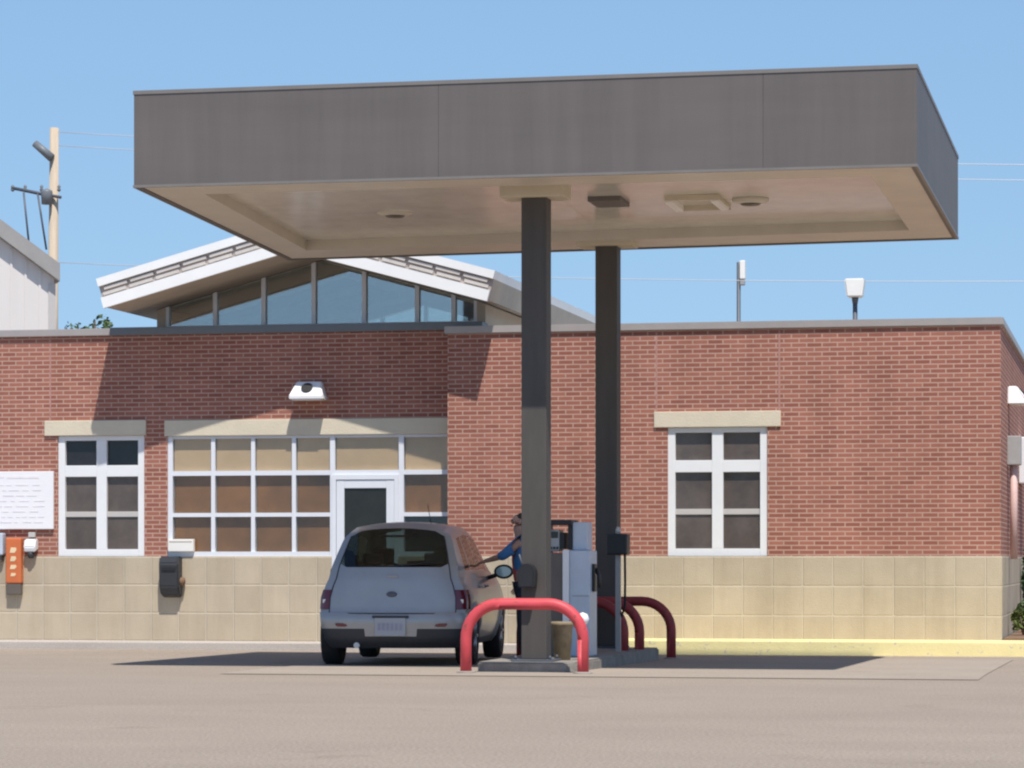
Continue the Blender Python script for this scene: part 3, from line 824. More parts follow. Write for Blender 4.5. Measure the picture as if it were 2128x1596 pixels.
for k in range(3):
    MB().box(-6.25 + 0.035 * k, -6.225 + 0.035 * k, 31.652, 31.662, 1.26, 1.285).build('button', M['black'], hd)
MB().box(-6.25, -6.16, 31.653, 31.661, 1.38, 1.45).build('screen', M['doorpane'], hd)
pts = []
for k in range(17):
    t = k / 16
    pts.append((-6.42 - 0.10 * math.sin(math.pi * t), 31.80 + 0.3 * t, 0.86 - 0.62 * math.sin(math.pi * t) + 0.66 * t))
MB().tube(pts, 0.014, 8).build('hose', M['rubber'], fp)
m = MB().box(-5.79, -5.755, 31.66, 31.78, 0.8, 1.1, 0.01)
m.tube([(-5.755, 31.72, 1.05), (-5.72, 31.70, 0.98), (-5.71, 31.69, 0.84)], 0.02, 8)
m.build('nozzle', M['black'], fp)

pt = empty('payment_terminal', (-5.80, 33.4, IZ), 'black box head on a slim grey post with hanging black cable beside the back column', 'payment terminal')
MB().box(-5.83, -5.775, 33.37, 33.43, IZ, 1.22).build('post', M['grey'], pt)
MB().box(-5.92, -5.68, 33.28, 33.5, 1.20, 1.44, 0.02).build('head', M['black'], pt)
MB().lathe([(0.03, 0), (0.03, 0.05), (0.015, 0.08)], (-5.80, 33.38, 1.44), 'z', 12).build('beacon', M['rail'], pt)
MB().tube([(-5.72, 33.36, 1.22), (-5.715, 33.35, 0.9), (-5.72, 33.36, 0.62), (-5.76, 33.38, 0.5), (-5.79, 33.385, 0.6)], 0.014, 8).build('cable', M['rubber'], pt)

wp = empty('white_post', (-5.655, 30.4, IZ), 'short white post with a round cap by the right leg of the front hoop', 'post')
MB().tube([(-5.655, 30.4, IZ), (-5.655, 30.4, 0.50)], 0.035, 14).build('shaft', M['white'], wp)
MB().lathe([(0.0, -0.07), (0.05, -0.05), (0.07, 0), (0.05, 0.05), (0, 0.07)], (-5.655, 30.4, 0.53), 'z', 16).build('cap', M['white'], wp)
tp_ = empty('waste_pail', (-5.92, 30.5, IZ), 'tan mottled waste pail standing right of the front column foot', 'pail')
MB().lathe([(0.085, 0), (0.11, 0.36), (0.12, 0.37), (0.12, 0.39), (0.10, 0.39), (0.09, 0.32), (0.0, 0.31)], (-5.86, 30.35, IZ), 'z', 18).build('pail', M['tanpail'], tp_)
hb = [(-5.86 + 0.115 * math.cos(a), 30.35 - 0.03, IZ + 0.38 + 0.10 * math.sin(a)) for a in [k * math.pi / 10 for k in range(11)]]
MB().lathe([(0.121, 0.355), (0.130, 0.365), (0.130, 0.388), (0.121, 0.398)], (-5.86, 30.35, IZ), 'z', 18).build('rim', M['tanpail'], tp_)
sb = empty('squeegee_bucket', (-6.12, 29.82, 0.86), 'black squeegee bucket with a domed top hung on the front column', 'bucket')
MB().prism([(-6.19, 0.86), (-6.03, 0.86), (-6.02, 1.02), (-6.05, 1.08), (-6.11, 1.11), (-6.17, 1.08), (-6.2, 1.02)], 29.68, 29.866, 'y', 0.012).build('bucket', M['black'], sb)
MB().tube([(-6.15, 29.76, 1.05), (-6.19, 29.74, 1.2)], 0.009, 8).build('handle', M['darksteel'], sb)

# ------------------------------------------------------------------ car
car = empty('parked_car', (-8.04, 32.15, gz(32.2)), 'silver blue hatchback parked tail outward beside the pump island', 'car', None, R(5.8))
SHZ, ZB = 0.96, 0.21
WL = [(0.20, 0.72), (0.30, 0.80), (0.45, 0.845), (0.60, 0.86), (0.75, 0.85), (0.88, 0.81), (0.96, 0.77)]
WG = [(0, 0.77), (0.25, 0.735), (0.6, 0.665), (0.85, 0.612), (0.95, 0.580), (1, 0.545)]
ZT = [(-0.3, 1.46), (-0.1, 1.485), (0.3, 1.525), (0.7, 1.545), (1.3, 1.53), (1.7, 1.475), (2.0, 1.32), (2.5, 1.045), (2.7, 1.00), (3.2, 0.93), (3.42, 0.85), (3.52, 0.72), (3.58, 0.58)]
SC = [(-0.75, 0.90), (-0.35, 0.955), (-0.1, 0.985), (0.3, 1.0), (2.4, 1.0), (3.0, 0.97), (3.4, 0.88), (3.58, 0.76)]
TE = [(0.20, -0.50), (0.3, -0.59), (0.5, -0.61), (0.555, -0.60), (0.60, -0.555), (0.96, -0.48), (1.10, -0.42), (1.46, -0.12), (1.55, -0.02)]
NL, NG, NC = 19, 13, 14
def levels(y):
    zt = interp(ZT, y); sh = min(SHZ, zt - 0.02)
    out = []
    for k in range(NL):
        z = ZB + (sh - ZB) * k / (NL - 1)
        out.append((interp(WL, ZB + (SHZ - ZB) * k / (NL - 1)) * interp(SC, y), z))
    hgt = max(0.0, min(1.0, (zt - sh) / 0.55))
    for k in range(1, NG):
        g = k / (NG - 1)
        w = 0.77 + (interp(WG, g) - 0.77) * (0.35 + 0.65 * hgt)
        out.append((w * interp(SC, y), sh + (zt - sh) * g))
    return out
rings = []                                  # each: list of left-to-right section points
KB = 9
ring_info = []
planes = [0.35 + 0.06 * k for k in range(0, 54)]
for r in range(KB + len(planes)):
    if r < KB:
        t = r / KB; ya = (1 - t) * -0.3 + t * 0.35
        L_ = levels(ya)
        side = []
        for w, z in L_:
            y = interp(TE, z) * (1 - t) + 0.35 * t
            sc = interp(SC, y) / interp(SC, ya)
            side.append((w * sc, y, z))
    else:
        y = planes[r - KB]
        side = [(w, y, z) for w, z in levels(y)]
    w, yy, zt = side[-1]
    crown = 0.055
    roof = []
    for k in range(1, NC):
        s_ = -1 + 2 * k / NC
        roof.append((s_ * w, yy - (0.06 * (1 - s_ * s_) * (1 - r / KB) if r < KB else 0) + (0.10 * (1 - s_ * s_) * min(1, max(0, (yy - 1.6) / 0.4)) * (1 if yy < 3.3 else 0.4) if r >= KB else 0), zt + crown * (1 - s_ * s_) ** 1.0))
    ring = [(-a, b, c) for a, b, c in side] + roof + [(a, b, c) for a, b, c in side[::-1]]
    rings.append(ring)
NS = NL + NG - 1
cat = {}
def add(name, quad): cat.setdefault(name, []).append(quad)
AXR, AXF, AR = 0.0, 2.60, 0.365
def arch(p):
    for ay in (AXR, AXF):
        d = math.hypot(p[1] - ay, p[2] - 0.32)
        if d < AR: return True
    return False
# snap side points that are close to an arch on to its circle
for ring in rings:
    for i, p in enumerate(ring):
        if i < NL or i >= len(ring) - NL:
            for ay in (AXR, AXF):
                d = math.hypot(p[1] - ay, p[2] - 0.32)
                if 0 < d and abs(d - AR) < 0.03:
                    k = AR / d
                    ring[i] = (p[0], ay + (p[1] - ay) * k, 0.32 + (p[2] - 0.32) * k)
for r in range(len(rings) - 1):
    A, B = rings[r], rings[r + 1]
    n = len(A)
    for i in range(n - 1):
        q = [A[i], A[i + 1], B[i + 1], B[i]]
        c = [sum(p[k] for p in q) / 4 for k in range(3)]
        x, y, z = c
        isside = i < NS - 1 or i >= n - NS
        if isside:
            j = i if i < NS - 1 else n - 2 - i           # level index of the lower edge
            left = x < 0
            if arch((x, y, z)): continue
            if j >= NL - 1:
                g0, g1 = (j - NL + 1) / (NG - 1), (j - NL + 2) / (NG - 1)
                win = g0 > 0.12 and g1 < 0.90
                if win and 4 <= r <= 7: add('quarter_glass_l' if left else 'quarter_glass_r', q); continue
                if win and r >= KB and 0.36 < y < 0.93: add('rear_side_l' if left else 'rear_side_r', q); continue
                if win and r >= KB and 1.02 < y < 1.62 + (1 - g0) * 0.25: add('front_side_l' if left else 'front_side_r', q); continue
                add('body', q); continue
            if r < 2 and 0.63 < z < 0.83: add('lamp_l' if left else 'lamp_r', q); continue
            if r < 2 and z < 0.57: add('valance' if z < 0.43 else 'bumper', q); continue
            if z > 0.30 and 0.40 < y < 0.97 and r >= KB: add('rear_door_l' if left else 'rear_door_r', q); continue
            if z > 0.30 and 0.97 < y < 1.95 and r >= KB: add('front_door_l' if left else 'front_door_r', q); continue
            if y > 3.36 and 0.62 < z < 0.80: add('head_l' if left else 'head_r', q); continue
            add('body', q)
        else:
            if r >= KB and 1.72 < y < 2.50 and abs(x) < 0.97 * abs(A[NS - 1][0]): add('windscreen', q)
            elif y > 2.58 and r >= KB: add('hood', q)
            else: add('roof', q)
# tail grid
T0 = rings[0]
def tailpt(j, k):
    w, y, z = -T0[j][0], T0[j][1], T0[j][2]
    s_ = -1 + 2 * k / 16
    zz = z + 0.055 * (1 - s_ * s_) * max(0, min(1, (z - 1.3) / 0.16)) if z > 1.3 else z
    bl = 0.13 * (1 - abs(s_) ** 2.6)
    if z > 1.3: bl = 0.13 + (0.06 - 0.13) * min(1, (z - 1.3) / 0.16); bl *= (1 - abs(s_) ** 2.6) if z < 1.45 else (1 - s_ * s_)
    return (s_ * w, y - bl, zz)
for j in range(NS - 1):
    for k in range(16):
        q = [tailpt(j, k), tailpt(j, k + 1), tailpt(j + 1, k + 1), tailpt(j + 1, k)]
        z = sum(p[2] for p in q) / 4; s_ = abs(-1 + 2 * (k + 0.5) / 16)
        rowlo, rowhi = T0[j][2], T0[j + 1][2]
        winrows = [jj for jj in range(NS - 1) if T0[jj][2] > 1.08 and T0[jj + 1][2] < 1.475]
        if j in winrows and 1 <= k <= 14:
            if j in (winrows[0], winrows[-1]) and k in (1, 14):     # rounded corners: half glass, half paint
                o = {(True, True): 0, (True, False): 1, (False, False): 2, (False, True): 3}[(j == winrows[0], k == 1)]
                add('tailgate', [q[o], q[(o + 1) % 4], q[o - 1]]); add('rear_window', [q[(o + 1) % 4], q[(o + 2) % 4], q[o - 1]])
            else:
                add('rear_window', q)
        elif 0.63 < z < 0.83 and s_ > 0.92: add('lamp_l' if q[0][0] < 0 else 'lamp_r', q)
        elif z < (0.43 if s_ > 0.42 else 0.34): add('valance', q)
        elif z < 0.57: add('bumper', q)
        else: add('tailgate', q)
# nose and underside
F0 = rings[-1]
for j in range(NS - 1):
    a, b = F0[j], F0[j + 1]
    for k in range(10):
        s0, s1 = -1 + 2 * k / 10, -1 + 2 * (k + 1) / 10
        f = lambda p, s_: (-p[0] * s_, p[1] + 0.10 * (1 - s_ * s_), p[2])
        q = [f(a, s0), f(b, s0), f(b, s1), f(a, s1)]
        z = (a[2] + b[2]) / 2
        add('grille' if 0.36 < z < 0.5 and 0 < k < 9 else 'body', q)
for r in range(len(rings) - 1):
    A, B = rings[r], rings[r + 1]
    add('floor', [A[0], A[-1], B[-1], B[0]])
a, b = rings[0][0], rings[0][-1]
for k in range(16):
    add('floor', [tailpt(0, k), tailpt(0, k + 1), (tailpt(0, k + 1)[0], a[1] + 0.001, ZB), (tailpt(0, k)[0], a[1] + 0.001, ZB)])
def carpart(keys, name, mt, parent=car, push=0.0):
    m = MB()
    for k in ([keys] if isinstance(keys, str) else keys):
        for q in cat.get(k, []): m.poly(q)
    bmesh.ops.remove_doubles(m.bm, verts=m.bm.verts[:], dist=1e-4)
    bmesh.ops.dissolve_degenerate(m.bm, edges=m.bm.edges[:], dist=1e-5)
    bmesh.ops.recalc_face_normals(m.bm, faces=m.bm.faces[:])
    if push:
        c = Vector((0, 1.2, 0.7))
        m.bm.normal_update()
        sgn = 1
        f0 = max(m.bm.faces, key=lambda f: abs(f.normal.dot((f.calc_center_median() - c).normalized())))
        if f0.normal.dot(f0.calc_center_median() - c) < 0: sgn = -1
        for v in m.bm.verts: v.co += v.normal * push * sgn
    return m.build(name, mt, parent, smooth=True, local=True, recalc=False)
carpart(['body', 'roof'], 'body', M['silver'])
carpart('floor', 'underbody', M['valance'])
tg = carpart('tailgate', 'tailgate', M['silver'])
carpart('rear_window', 'rear_window', M['carglass'], tg)
carpart('bumper', 'bumper', M['silver'], push=0.012)
carpart('valance', 'lower_bumper', M['valance'], push=0.010)
carpart('hood', 'bonnet', M['silver'])
carpart('grille', 'grille', M['black'], push=0.004)
carpart('windscreen', 'windscreen', M['carglass'])
for sd in 'lr':
    carpart('lamp_' + sd, 'tail_light', M['taillamp'], push=0.012)
    carpart('head_' + sd, 'headlight', M['lampglass'], push=0.006)
    carpart('quarter_glass_' + sd, 'quarter_window', M['carglass'])
    sx = -1 if sd == 'l' else 1
    for dn, hy in (('rear', 0.52), ('front', 1.10)):
        dd = carpart(dn + '_door_' + sd, 'door', M['silver'])
        carpart(dn + '_side_' + sd, 'window', M['carglass'], dd)
        MB().tube([(sx * 0.80, hy, 0.87), (sx * 0.845, hy + 0.02, 0.87), (sx * 0.845, hy + 0.16, 0.87), (sx * 0.80, hy + 0.18, 0.87)], 0.013, 8).build('handle', M['silver'], dd, local=True)
    # mirror
    mm = MB()
    t = bmesh.new(); bmesh.ops.create_uvsphere(t, u_segments=16, v_segments=10, radius=1)
    mm.merge(t, Matrix.Translation((sx * 0.965, 1.74, 1.03)) @ Matrix.Diagonal((0.115, 0.075, 0.085, 1)))
    for v in mm.bm.verts: v.co.y = max(v.co.y, 1.715)
    mm.tube([(sx * 0.76, 1.76, 0.95), (sx * 0.90, 1.75, 1.0)], 0.025, 8)
    mo = mm.build('side_mirror', M['black'], car, smooth=True, local=True)
    t = bmesh.new(); bmesh.ops.create_circle(t, cap_ends=True, segments=20, radius=1)
    g = MB(); g.merge(t, Matrix.Translation((sx * 0.965, 1.712, 1.03)) @ Matrix.Diagonal((0.088, 1, 0.06, 1)) @ Matrix.Rotation(R(90), 4, 'X'))
    g.build('mirror_glass', M['mirror'], mo, local=True)
    # wheel arches and wheels
    for ay in (AXR, AXF):
        la = MB()
        prev = None; pa = []
        for k in range(19):
            a = R(-15 + 210 * k / 18)
            y, z = ay + AR * math.cos(a), 0.32 + AR * math.sin(a)
            if z < 0.22: continue
            wv = interp(WL, z) * interp(SC, y)
            pa.append((sx * (wv + 0.002), y, z))
        la.tube(pa, 0.022, 8).build('wheel_arch', M['silver'], car, smooth=True, local=True)
        cx_ = sx * 0.745
        prof = [(0.20, -0.095), (0.27, -0.105), (0.305, -0.100), (0.322, -0.080), (0.325, 0.0), (0.322, 0.080), (0.305, 0.100), (0.27, 0.105), (0.20, 0.095)]
        w = MB().lathe(prof, (cx_, ay, 0.325), 'x', 36).build('wheel', M['rubber'], car, local=True)
        rm = MB().lathe([(0.205, sx * 0.09), (0.19, sx * 0.085), (0.185, sx * 0.05), (0.05, sx * 0.06), (0.0, sx * 0.07)], (cx_, ay, 0.325), 'x', 36)
        for k in range(5):
            a = 2 * math.pi * k / 5
            rm.tube([(cx_ + sx * 0.08, ay + 0.03 * math.cos(a), 0.325 + 0.03 * math.sin(a)), (cx_ + sx * 0.085, ay + 0.19 * math.cos(a), 0.325 + 0.19 * math.sin(a))], [0.03, 0.022], 8)
        rm.build('rim', M['rim'], w, local=True)
# inside
MB().box(-0.66, 0.66, -0.3, 2.3, 0.28, 0.34).build('cabin_floor', M['seatfabric'], car, local=True)
MB().box(-0.68, 0.68, 2.0, 2.4, 0.6, 0.96, 0.05).build('dashboard', M['black'], car, local=True)
def seat(x, y, w, mt):
    s_ = MB().box(x - w / 2, x + w / 2, y - 0.02, y + 0.48, 0.42, 0.60, 0.05)
    s_.prism([(y - 0.02, 0.55), (y + 0.10, 0.55), (y - 0.06, 1.08), (y - 0.15, 1.08)], x - w / 2, x + w / 2, 'x', 0.03)
    return s_
for x in (-0.36, 0.36):
    s_ = seat(x, 1.25, 0.48, None)
    so = s_.build('seat', M['seatfabric'], car, local=True)
    MB().box(x - 0.13, x + 0.13, 1.06, 1.15, 1.12, 1.30, 0.035).build('headrest', M['seatfabric'] if x < 0 else M['cream'], so, local=True)
so = seat(0, 0.35, 1.22, None).build('seat', M['seatfabric'], car, local=True)
for x in (-0.34, 0.36):
    MB().box(x - 0.12, x + 0.12, 0.17, 0.25, 1.11, 1.24, 0.03).build('headrest', M['cream'] if x > 0 else M['seatfabric'], so, local=True)
MB().tube([(-0.36 + 0.18 * math.cos(a), 1.78 + 0.05 * math.sin(a), 0.95 + 0.17 * math.sin(a)) for a in [k * math.pi / 12 for k in range(25)]], 0.014, 8).build('steering_wheel', M['black'], car, local=True)
# tail details
def ty(x, z): return interp(TE, z) - 0.13 * (1 - abs(x / 0.75) ** 2.6)
pl = MB().box(-0.17, 0.17, ty(0, 0.45) - 0.035, ty(0, 0.45) - 0.014, 0.335, 0.535, 0.008).build('number_plate', M['plate'], car, local=True)
m = MB()
for k in range(6):
    m.box(-0.135 + k * 0.047, -0.105 + k * 0.047, ty(0, 0.45) - 0.0385, ty(0, 0.45) - 0.0345, 0.40, 0.475)
m.build('plate_marks', M['platemark'], pl, local=True)
t = bmesh.new(); bmesh.ops.create_uvsphere(t, u_segments=16, v_segments=8, radius=1)
m = MB(); m.merge(t, Matrix.Translation((0, ty(0, 0.79) - 0.004, 0.79)) @ Matrix.Diagonal((0.06, 0.012, 0.032, 1)))
m.build('emblem', M['darksteel'], tg, smooth=True, local=True)
t = bmesh.new(); bmesh.ops.create_uvsphere(t, u_segments=12, v_segments=8, radius=1)
m = MB(); m.merge(t, Matrix.Translation((0, ty(0, 0.985) - 0.004, 0.985)) @ Matrix.Diagonal((0.07, 0.012, 0.018, 1)))
m.build('latch_handle', M['grey'], tg, smooth=True, local=True)
m = MB()
pts = [(-0.70 + 1.40 * k / 16, ty(-0.70 + 1.40 * k / 16, 0.575) - 0.004, 0.578) for k in range(17)]
m.tube(pts, 0.011, 6); m.build('tailgate_seam', M['valance'], tg, local=True)
for sx in (-1, 1):
    sp = []
    for j in range(NS - 1):
        p = tailpt(j, 15 if sx > 0 else 1)
        if p[2] > 0.58: sp.append((p[0], p[1] - 0.003, p[2]))
    MB().tube(sp, 0.006, 6).build('tailgate_gap', M['valance'], tg, local=True)
MB().box(-0.22, 0.22, -0.185, -0.165, 1.415, 1.44, 0.004).build('brake_light', M['taillamp'], tg, local=True)
MB().box(-0.20, 0.20, ty(0, 0.55) - 0.03, ty(0, 0.55) + 0.02, 0.535, 0.56, 0.006).build('plate_lamp', M['valance'], tg, local=True)
MB().tube([(0.30, 0.35, 1.56), (0.30, 0.05, 1.78)], 0.004, 6).build('aerial', M['black'], car, local=True)
for sx in (-1, 1):
    MB().box(sx * 0.745 - 0.03, sx * 0.745 + 0.03, ty(0.73, 0.73) - 0.022, ty(0.73, 0.73) + 0.03, 0.69, 0.735, 0.006).build('reverse_lamp', M['lampglass'], car, local=True)
m = MB().tube([(0.02, ty(0, 1.1) - 0.0, 1.10), (0.18, ty(0.18, 1.11) - 0.02, 1.115), (0.42, ty(0.42, 1.13) - 0.02, 1.135)], 0.009, 6)
m.build('wiper', M['black'], tg, local=True)
for sx in (-1, 1):
    MB().prism([(sx * 0.34, 0.43), (sx * 0.60, 0.44), (sx * 0.62, 0.475), (sx * 0.36, 0.475)], ty(0.5, 0.45) - 0.02, ty(0.5, 0.45) + 0.05, 'y', 0.006).build('reflector', M['taillamp'], car, local=True)
    MB().box(sx * 0.685 - 0.05, sx * 0.685 + 0.05, ty(0.70, 0.53) - 0.012, ty(0.70, 0.53) + 0.05, 0.49, 0.55, 0.01).build('marker_lamp', M['reflector'], car, local=True)
MB().tube([(-0.38, -0.70, 0.235), (-0.38, -0.3, 0.235)], 0.032, 12).build('exhaust', M['steel'], car, local=True)

# ------------------------------------------------------------------ person between the car and the pump
def skinned(name, chains, mt, parent=None, sub=1, root=(0, 0)):
    """chains: list of lists of (point, radius); chains share vertices by equal points"""
    verts, rad, edges, idx = [], [], [], {}
    for ch in chains:
        prev = None
        for p, r in ch:
            key = tuple(round(c, 4) for c in p)
            if key not in idx:
                idx[key] = len(verts); verts.append(p); rad.append(r)
            i = idx[key]
            if prev is not None and prev != i: edges.append((prev, i))
            prev = i
    me = bpy.data.meshes.new(name); me.from_pydata(verts, edges, [])
    o = bpy.data.objects.new(name, me); COL.objects.link(o)
    sk = o.modifiers.new('skin', 'SKIN'); sk.use_smooth_shade = True
    ss = o.modifiers.new('sub', 'SUBSURF'); ss.levels = sub; ss.render_levels = sub
    if not me.skin_vertices: me.skin_vertices.new(name='')
    for i, r in enumerate(rad):
        rr = r if isinstance(r, tuple) else (r, r)
        me.skin_vertices[0].data[i].radius = rr
    me.skin_vertices[0].data[0].use_root = True
    dg = bpy.context.evaluated_depsgraph_get(); dg.update()
    nm = bpy.data.meshes.new_from_object(o.evaluated_get(dg))
    bpy.data.objects.remove(o); bpy.data.meshes.remove(me)
    nm.name = name; nm.materials.clear(); nm.materials.append(mt)
    for f in nm.polygons: f.use_smooth = True
    o = bpy.data.objects.new(name, nm); COL.objects.link(o)
    if parent: o.parent = parent
    return o
# local frame: the person faces -x (towards the car); origin between the feet
PX, PY = -6.835, 33.22
pel, bel, che, nek = (0, 0, 0.93), (-0.01, 0, 1.08), (-0.03, 0, 1.26), (-0.045, 0, 1.44)
hd0, hd1 = (-0.06, 0, 1.54), (-0.07, 0, 1.63)
nearS, farS = (-0.045, -0.17, 1.385), (-0.035, 0.18, 1.39)
nearE, nearW = (-0.21, -0.22, 1.225), (-0.43, -0.13, 1.165)
farE, farW = (0.02, 0.24, 1.12), (-0.12, 0.22, 0.90)
def leg(s_):
    return [(pel, (0.11, 0.14)), ((0.0, s_ * 0.10, 0.84), 0.085), ((-0.02, s_ * 0.11, 0.48), 0.058), ((0.02, s_ * 0.12, 0.10), 0.040), ((-0.05, s_ * 0.125, 0.05), 0.038), ((-0.15, s_ * 0.13, 0.04), 0.030)]
def hand(w, d, side):
    d = Vector(d).normalized(); side = Vector(side).normalized(); w = Vector(w)
    up = d.cross(side).normalized()
    palm = w + d * 0.045
    out = [[(tuple(w), 0.026), (tuple(palm), (0.036, 0.018))]]
    for k, ln in enumerate((0.066, 0.075, 0.07, 0.054)):
        b = palm + side * (0.030 - 0.02 * k) + d * 0.03
        out.append([(tuple(palm), (0.036, 0.018)), (tuple(b), 0.0095), (tuple(b + d * ln * 0.55 - up * 0.008), 0.0088), (tuple(b + d * ln * 0.95 - up * 0.028), 0.0075)])
    b = w + d * 0.02 + side * 0.03
    out.append([(tuple(w), 0.026), (tuple(b), 0.012), (tuple(b + d * 0.03 + side * 0.018), 0.010), (tuple(b + d * 0.055 + side * 0.02 - up * 0.01), 0.008)])
    return out
body = [[(pel, (0.11, 0.14)), (bel, (0.10, 0.13)), (che, (0.115, 0.15)), (nek, 0.055), (hd0, (0.075, 0.07)), (hd1, (0.10, 0.078)), ((-0.065, 0, 1.70), (0.075, 0.065))],
        [(hd0, (0.075, 0.07)), ((-0.145, 0, 1.555), 0.035)], [(hd1, (0.10, 0.078)), ((-0.178, 0, 1.605), 0.016)],
        leg(-1), leg(1),
        [(che, (0.115, 0.15)), (nearS, 0.06), (nearE, 0.043), (nearW, 0.028)],
        [(che, (0.115, 0.15)), (farS, 0.06), (farE, 0.043), (farW, 0.028)]]
body += hand(nearW, (-0.9, 0.15, -0.25), (0.1, -0.95, 0.1)) + hand(farW, (-0.5, -0.05, -0.85), (-0.7, 0.1, 0.5))
per = skinned('person', body, M['skin'], None, 2)
per.location = (PX, PY, gz(PY))
tag(per, 'person in blue sleeves and red vest behind the front column, arm reaching to the car', 'person')
skinned('shirt', [[(pel, (0.118, 0.148)), (bel, (0.113, 0.143)), (che, (0.125, 0.158)), ((-0.043, 0, 1.41), 0.075)],
                  [(che, (0.125, 0.158)), (nearS, 0.078), (nearE, 0.060), ((-0.285, -0.185, 1.205), 0.058)],
                  [(che, (0.125, 0.158)), (farS, 0.078), (farE, 0.060), ((-0.01, 0.235, 1.07), 0.055)]], M['blue'], per, 2)
skinned('vest', [[((0, 0, 0.86), (0.122, 0.152)), ((-0.01, 0, 1.04), (0.124, 0.154)), ((-0.025, 0, 1.22), (0.134, 0.160)), ((-0.035, 0, 1.33), (0.125, 0.13))]], M['redcloth'], per, 2)
skinned('trousers', [[(pel, (0.121, 0.150)), ((0.0, s_ * 0.10, 0.82), 0.098), ((-0.02, s_ * 0.11, 0.48), 0.074), ((0.02, s_ * 0.12, 0.09), 0.066)] for s_ in (-1, 1)], M['denim'], per, 2)
for s_ in (-1, 1):
    skinned('shoe', [[((0.055, s_ * 0.12, 0.05), 0.045), ((-0.05, s_ * 0.125, 0.05), 0.05), ((-0.17, s_ * 0.13, 0.04), 0.04)]], M['shoe'], per, 2)
skinned('hair', [[((-0.025, 0, 1.585), (0.075, 0.085)), ((-0.040, 0, 1.66), (0.098, 0.088)), ((-0.06, 0, 1.715), (0.085, 0.078))]], M['hair'], per, 2)
for s_ in (-1, 1):
    m = MB(); t = bmesh.new(); bmesh.ops.create_uvsphere(t, u_segments=10, v_segments=6, radius=0.013)
    m.merge(t, Matrix.Translation((-0.155, s_ * 0.034, 1.628)))
    m.build('eye', M['shoe'], per, smooth=True, local=True)
    m = MB(); t = bmesh.new(); bmesh.ops.create_uvsphere(t, u_segments=10, v_segments=6, radius=1)
    m.merge(t, Matrix.Translation((-0.055, s_ * 0.082, 1.61)) @ Matrix.Diagonal((0.022, 0.014, 0.034, 1)))
    m.build('ear', M['skin'], per, smooth=True, local=True)
m = MB().tube([(-0.168, -0.025, 1.566), (-0.176, 0, 1.564), (-0.168, 0.025, 1.566)], 0.007, 6); m.build('mouth', M['redcloth'], per, local=True)

# ------------------------------------------------------------------ background
wbld = empty('metal_building', (-22.58, 60, -0.08), 'white metal sided building with a grey sloping roof edge at the left', 'building', None, R(28))
bw_, ez, pit = 14.0, 7.22, 0.72
zz = lambda x: ez + pit * min(-x, bw_ + x)
MB().prism([(-bw_, -0.1), (0, -0.1), (0, ez), (-bw_ / 2, zz(-bw_ / 2)), (-bw_, ez)], 0, 14, 'y').build('wall', M['metalwall'], wbld, local=True)
for k in range(1, 46):
    x = -0.3 * k
    MB().box(x - 0.025, x + 0.025, -0.025, 0.002, 0, zz(x) - 0.05).build('wall_rib', M['metalwall'], wbld, local=True)
MB().prism([(0.10, ez - 0.07), (0.10, ez + 0.30), (-bw_ / 2, zz(-bw_ / 2) + 0.37), (-bw_ - 0.10, ez + 0.30), (-bw_ - 0.10, ez - 0.07), (-bw_ / 2, zz(-bw_ / 2) + 0.01)], -0.22, 14.2, 'y').build('roof', M['metalroof'], wbld, local=True)
MB().box(-0.12, 0.03, -0.03, 0.2, 0, ez - 0.1).build('shaded_corner_trim', M['rail'], wbld, local=True)  # trim greyer than the wall: shade at the corner put into its colour

def atY(u, v, Y):                           # a photograph direction met with a vertical plane at distance Y
    s_, c_ = math.sin(YAW), math.cos(YAW); k = (u - 1064) / 6200; zc = Y / (c_ + s_ * k)
    return (-s_ + c_ * k) * zc, 1.12 + (1168 - v) * zc / 6200
# utility pole
PYY = 92.0
px_, pz_ = atY(113, 266, PYY)
up_ = empty('utility_pole', (px_, PYY, -0.08), 'tan wooden utility pole with dark equipment rising behind the white building', 'utility pole')
MB().tube([(px_ - 0.12, PYY, -0.1), (px_, PYY, pz_)], [0.20, 0.145], 14).build('pole', M['wood'], up_)
ax, az = atY(30, 392, PYY); bx_, bz_ = atY(132, 412, PYY)
m = MB().tube([(ax, PYY - 0.25, az), (bx_, PYY - 0.22, bz_)], 0.05, 8)
ca = m.build('crossarm', M['darksteel'], up_)
m = MB()
for u in (32, 58, 92, 128):
    xx, zz = atY(u, 400, PYY); m.lathe([(0.03, 0), (0.07, 0.05), (0.04, 0.1), (0.06, 0.16), (0.02, 0.22)], (xx, PYY - 0.24, zz), 'z', 10)
m.build('insulators', M['transformer'], ca)
m = MB()
for (u0, v0), (u1, v1) in (((55, 402), (66, 520)), ((84, 404), (101, 520)), ((36, 395), (100, 408))):
    a = atY(u0, v0, PYY); b = atY(u1, v1, PYY); m.tube([(a[0], PYY - 0.25, a[1]), (b[0], PYY - 0.2, b[1])], 0.035, 6)
m.build('jumper_wires', M['darksteel'], up_)
a = atY(78, 300, PYY); b = atY(112, 330, PYY)
m = MB().tube([(a[0], PYY - 0.25, a[1]), (b[0], PYY - 0.2, b[1])], [0.12, 0.14], 12); m.build('cutout_arm', M['transformer'], up_)
a = atY(101, 395, PYY); m = MB().lathe([(0.0, -0.42), (0.17, -0.40), (0.19, 0), (0.17, 0.05), (0, 0.12)], (a[0] + 0.05, PYY - 0.3, a[1] - 0.1), 'z', 16); m.build('transformer', M['transformer'], up_)
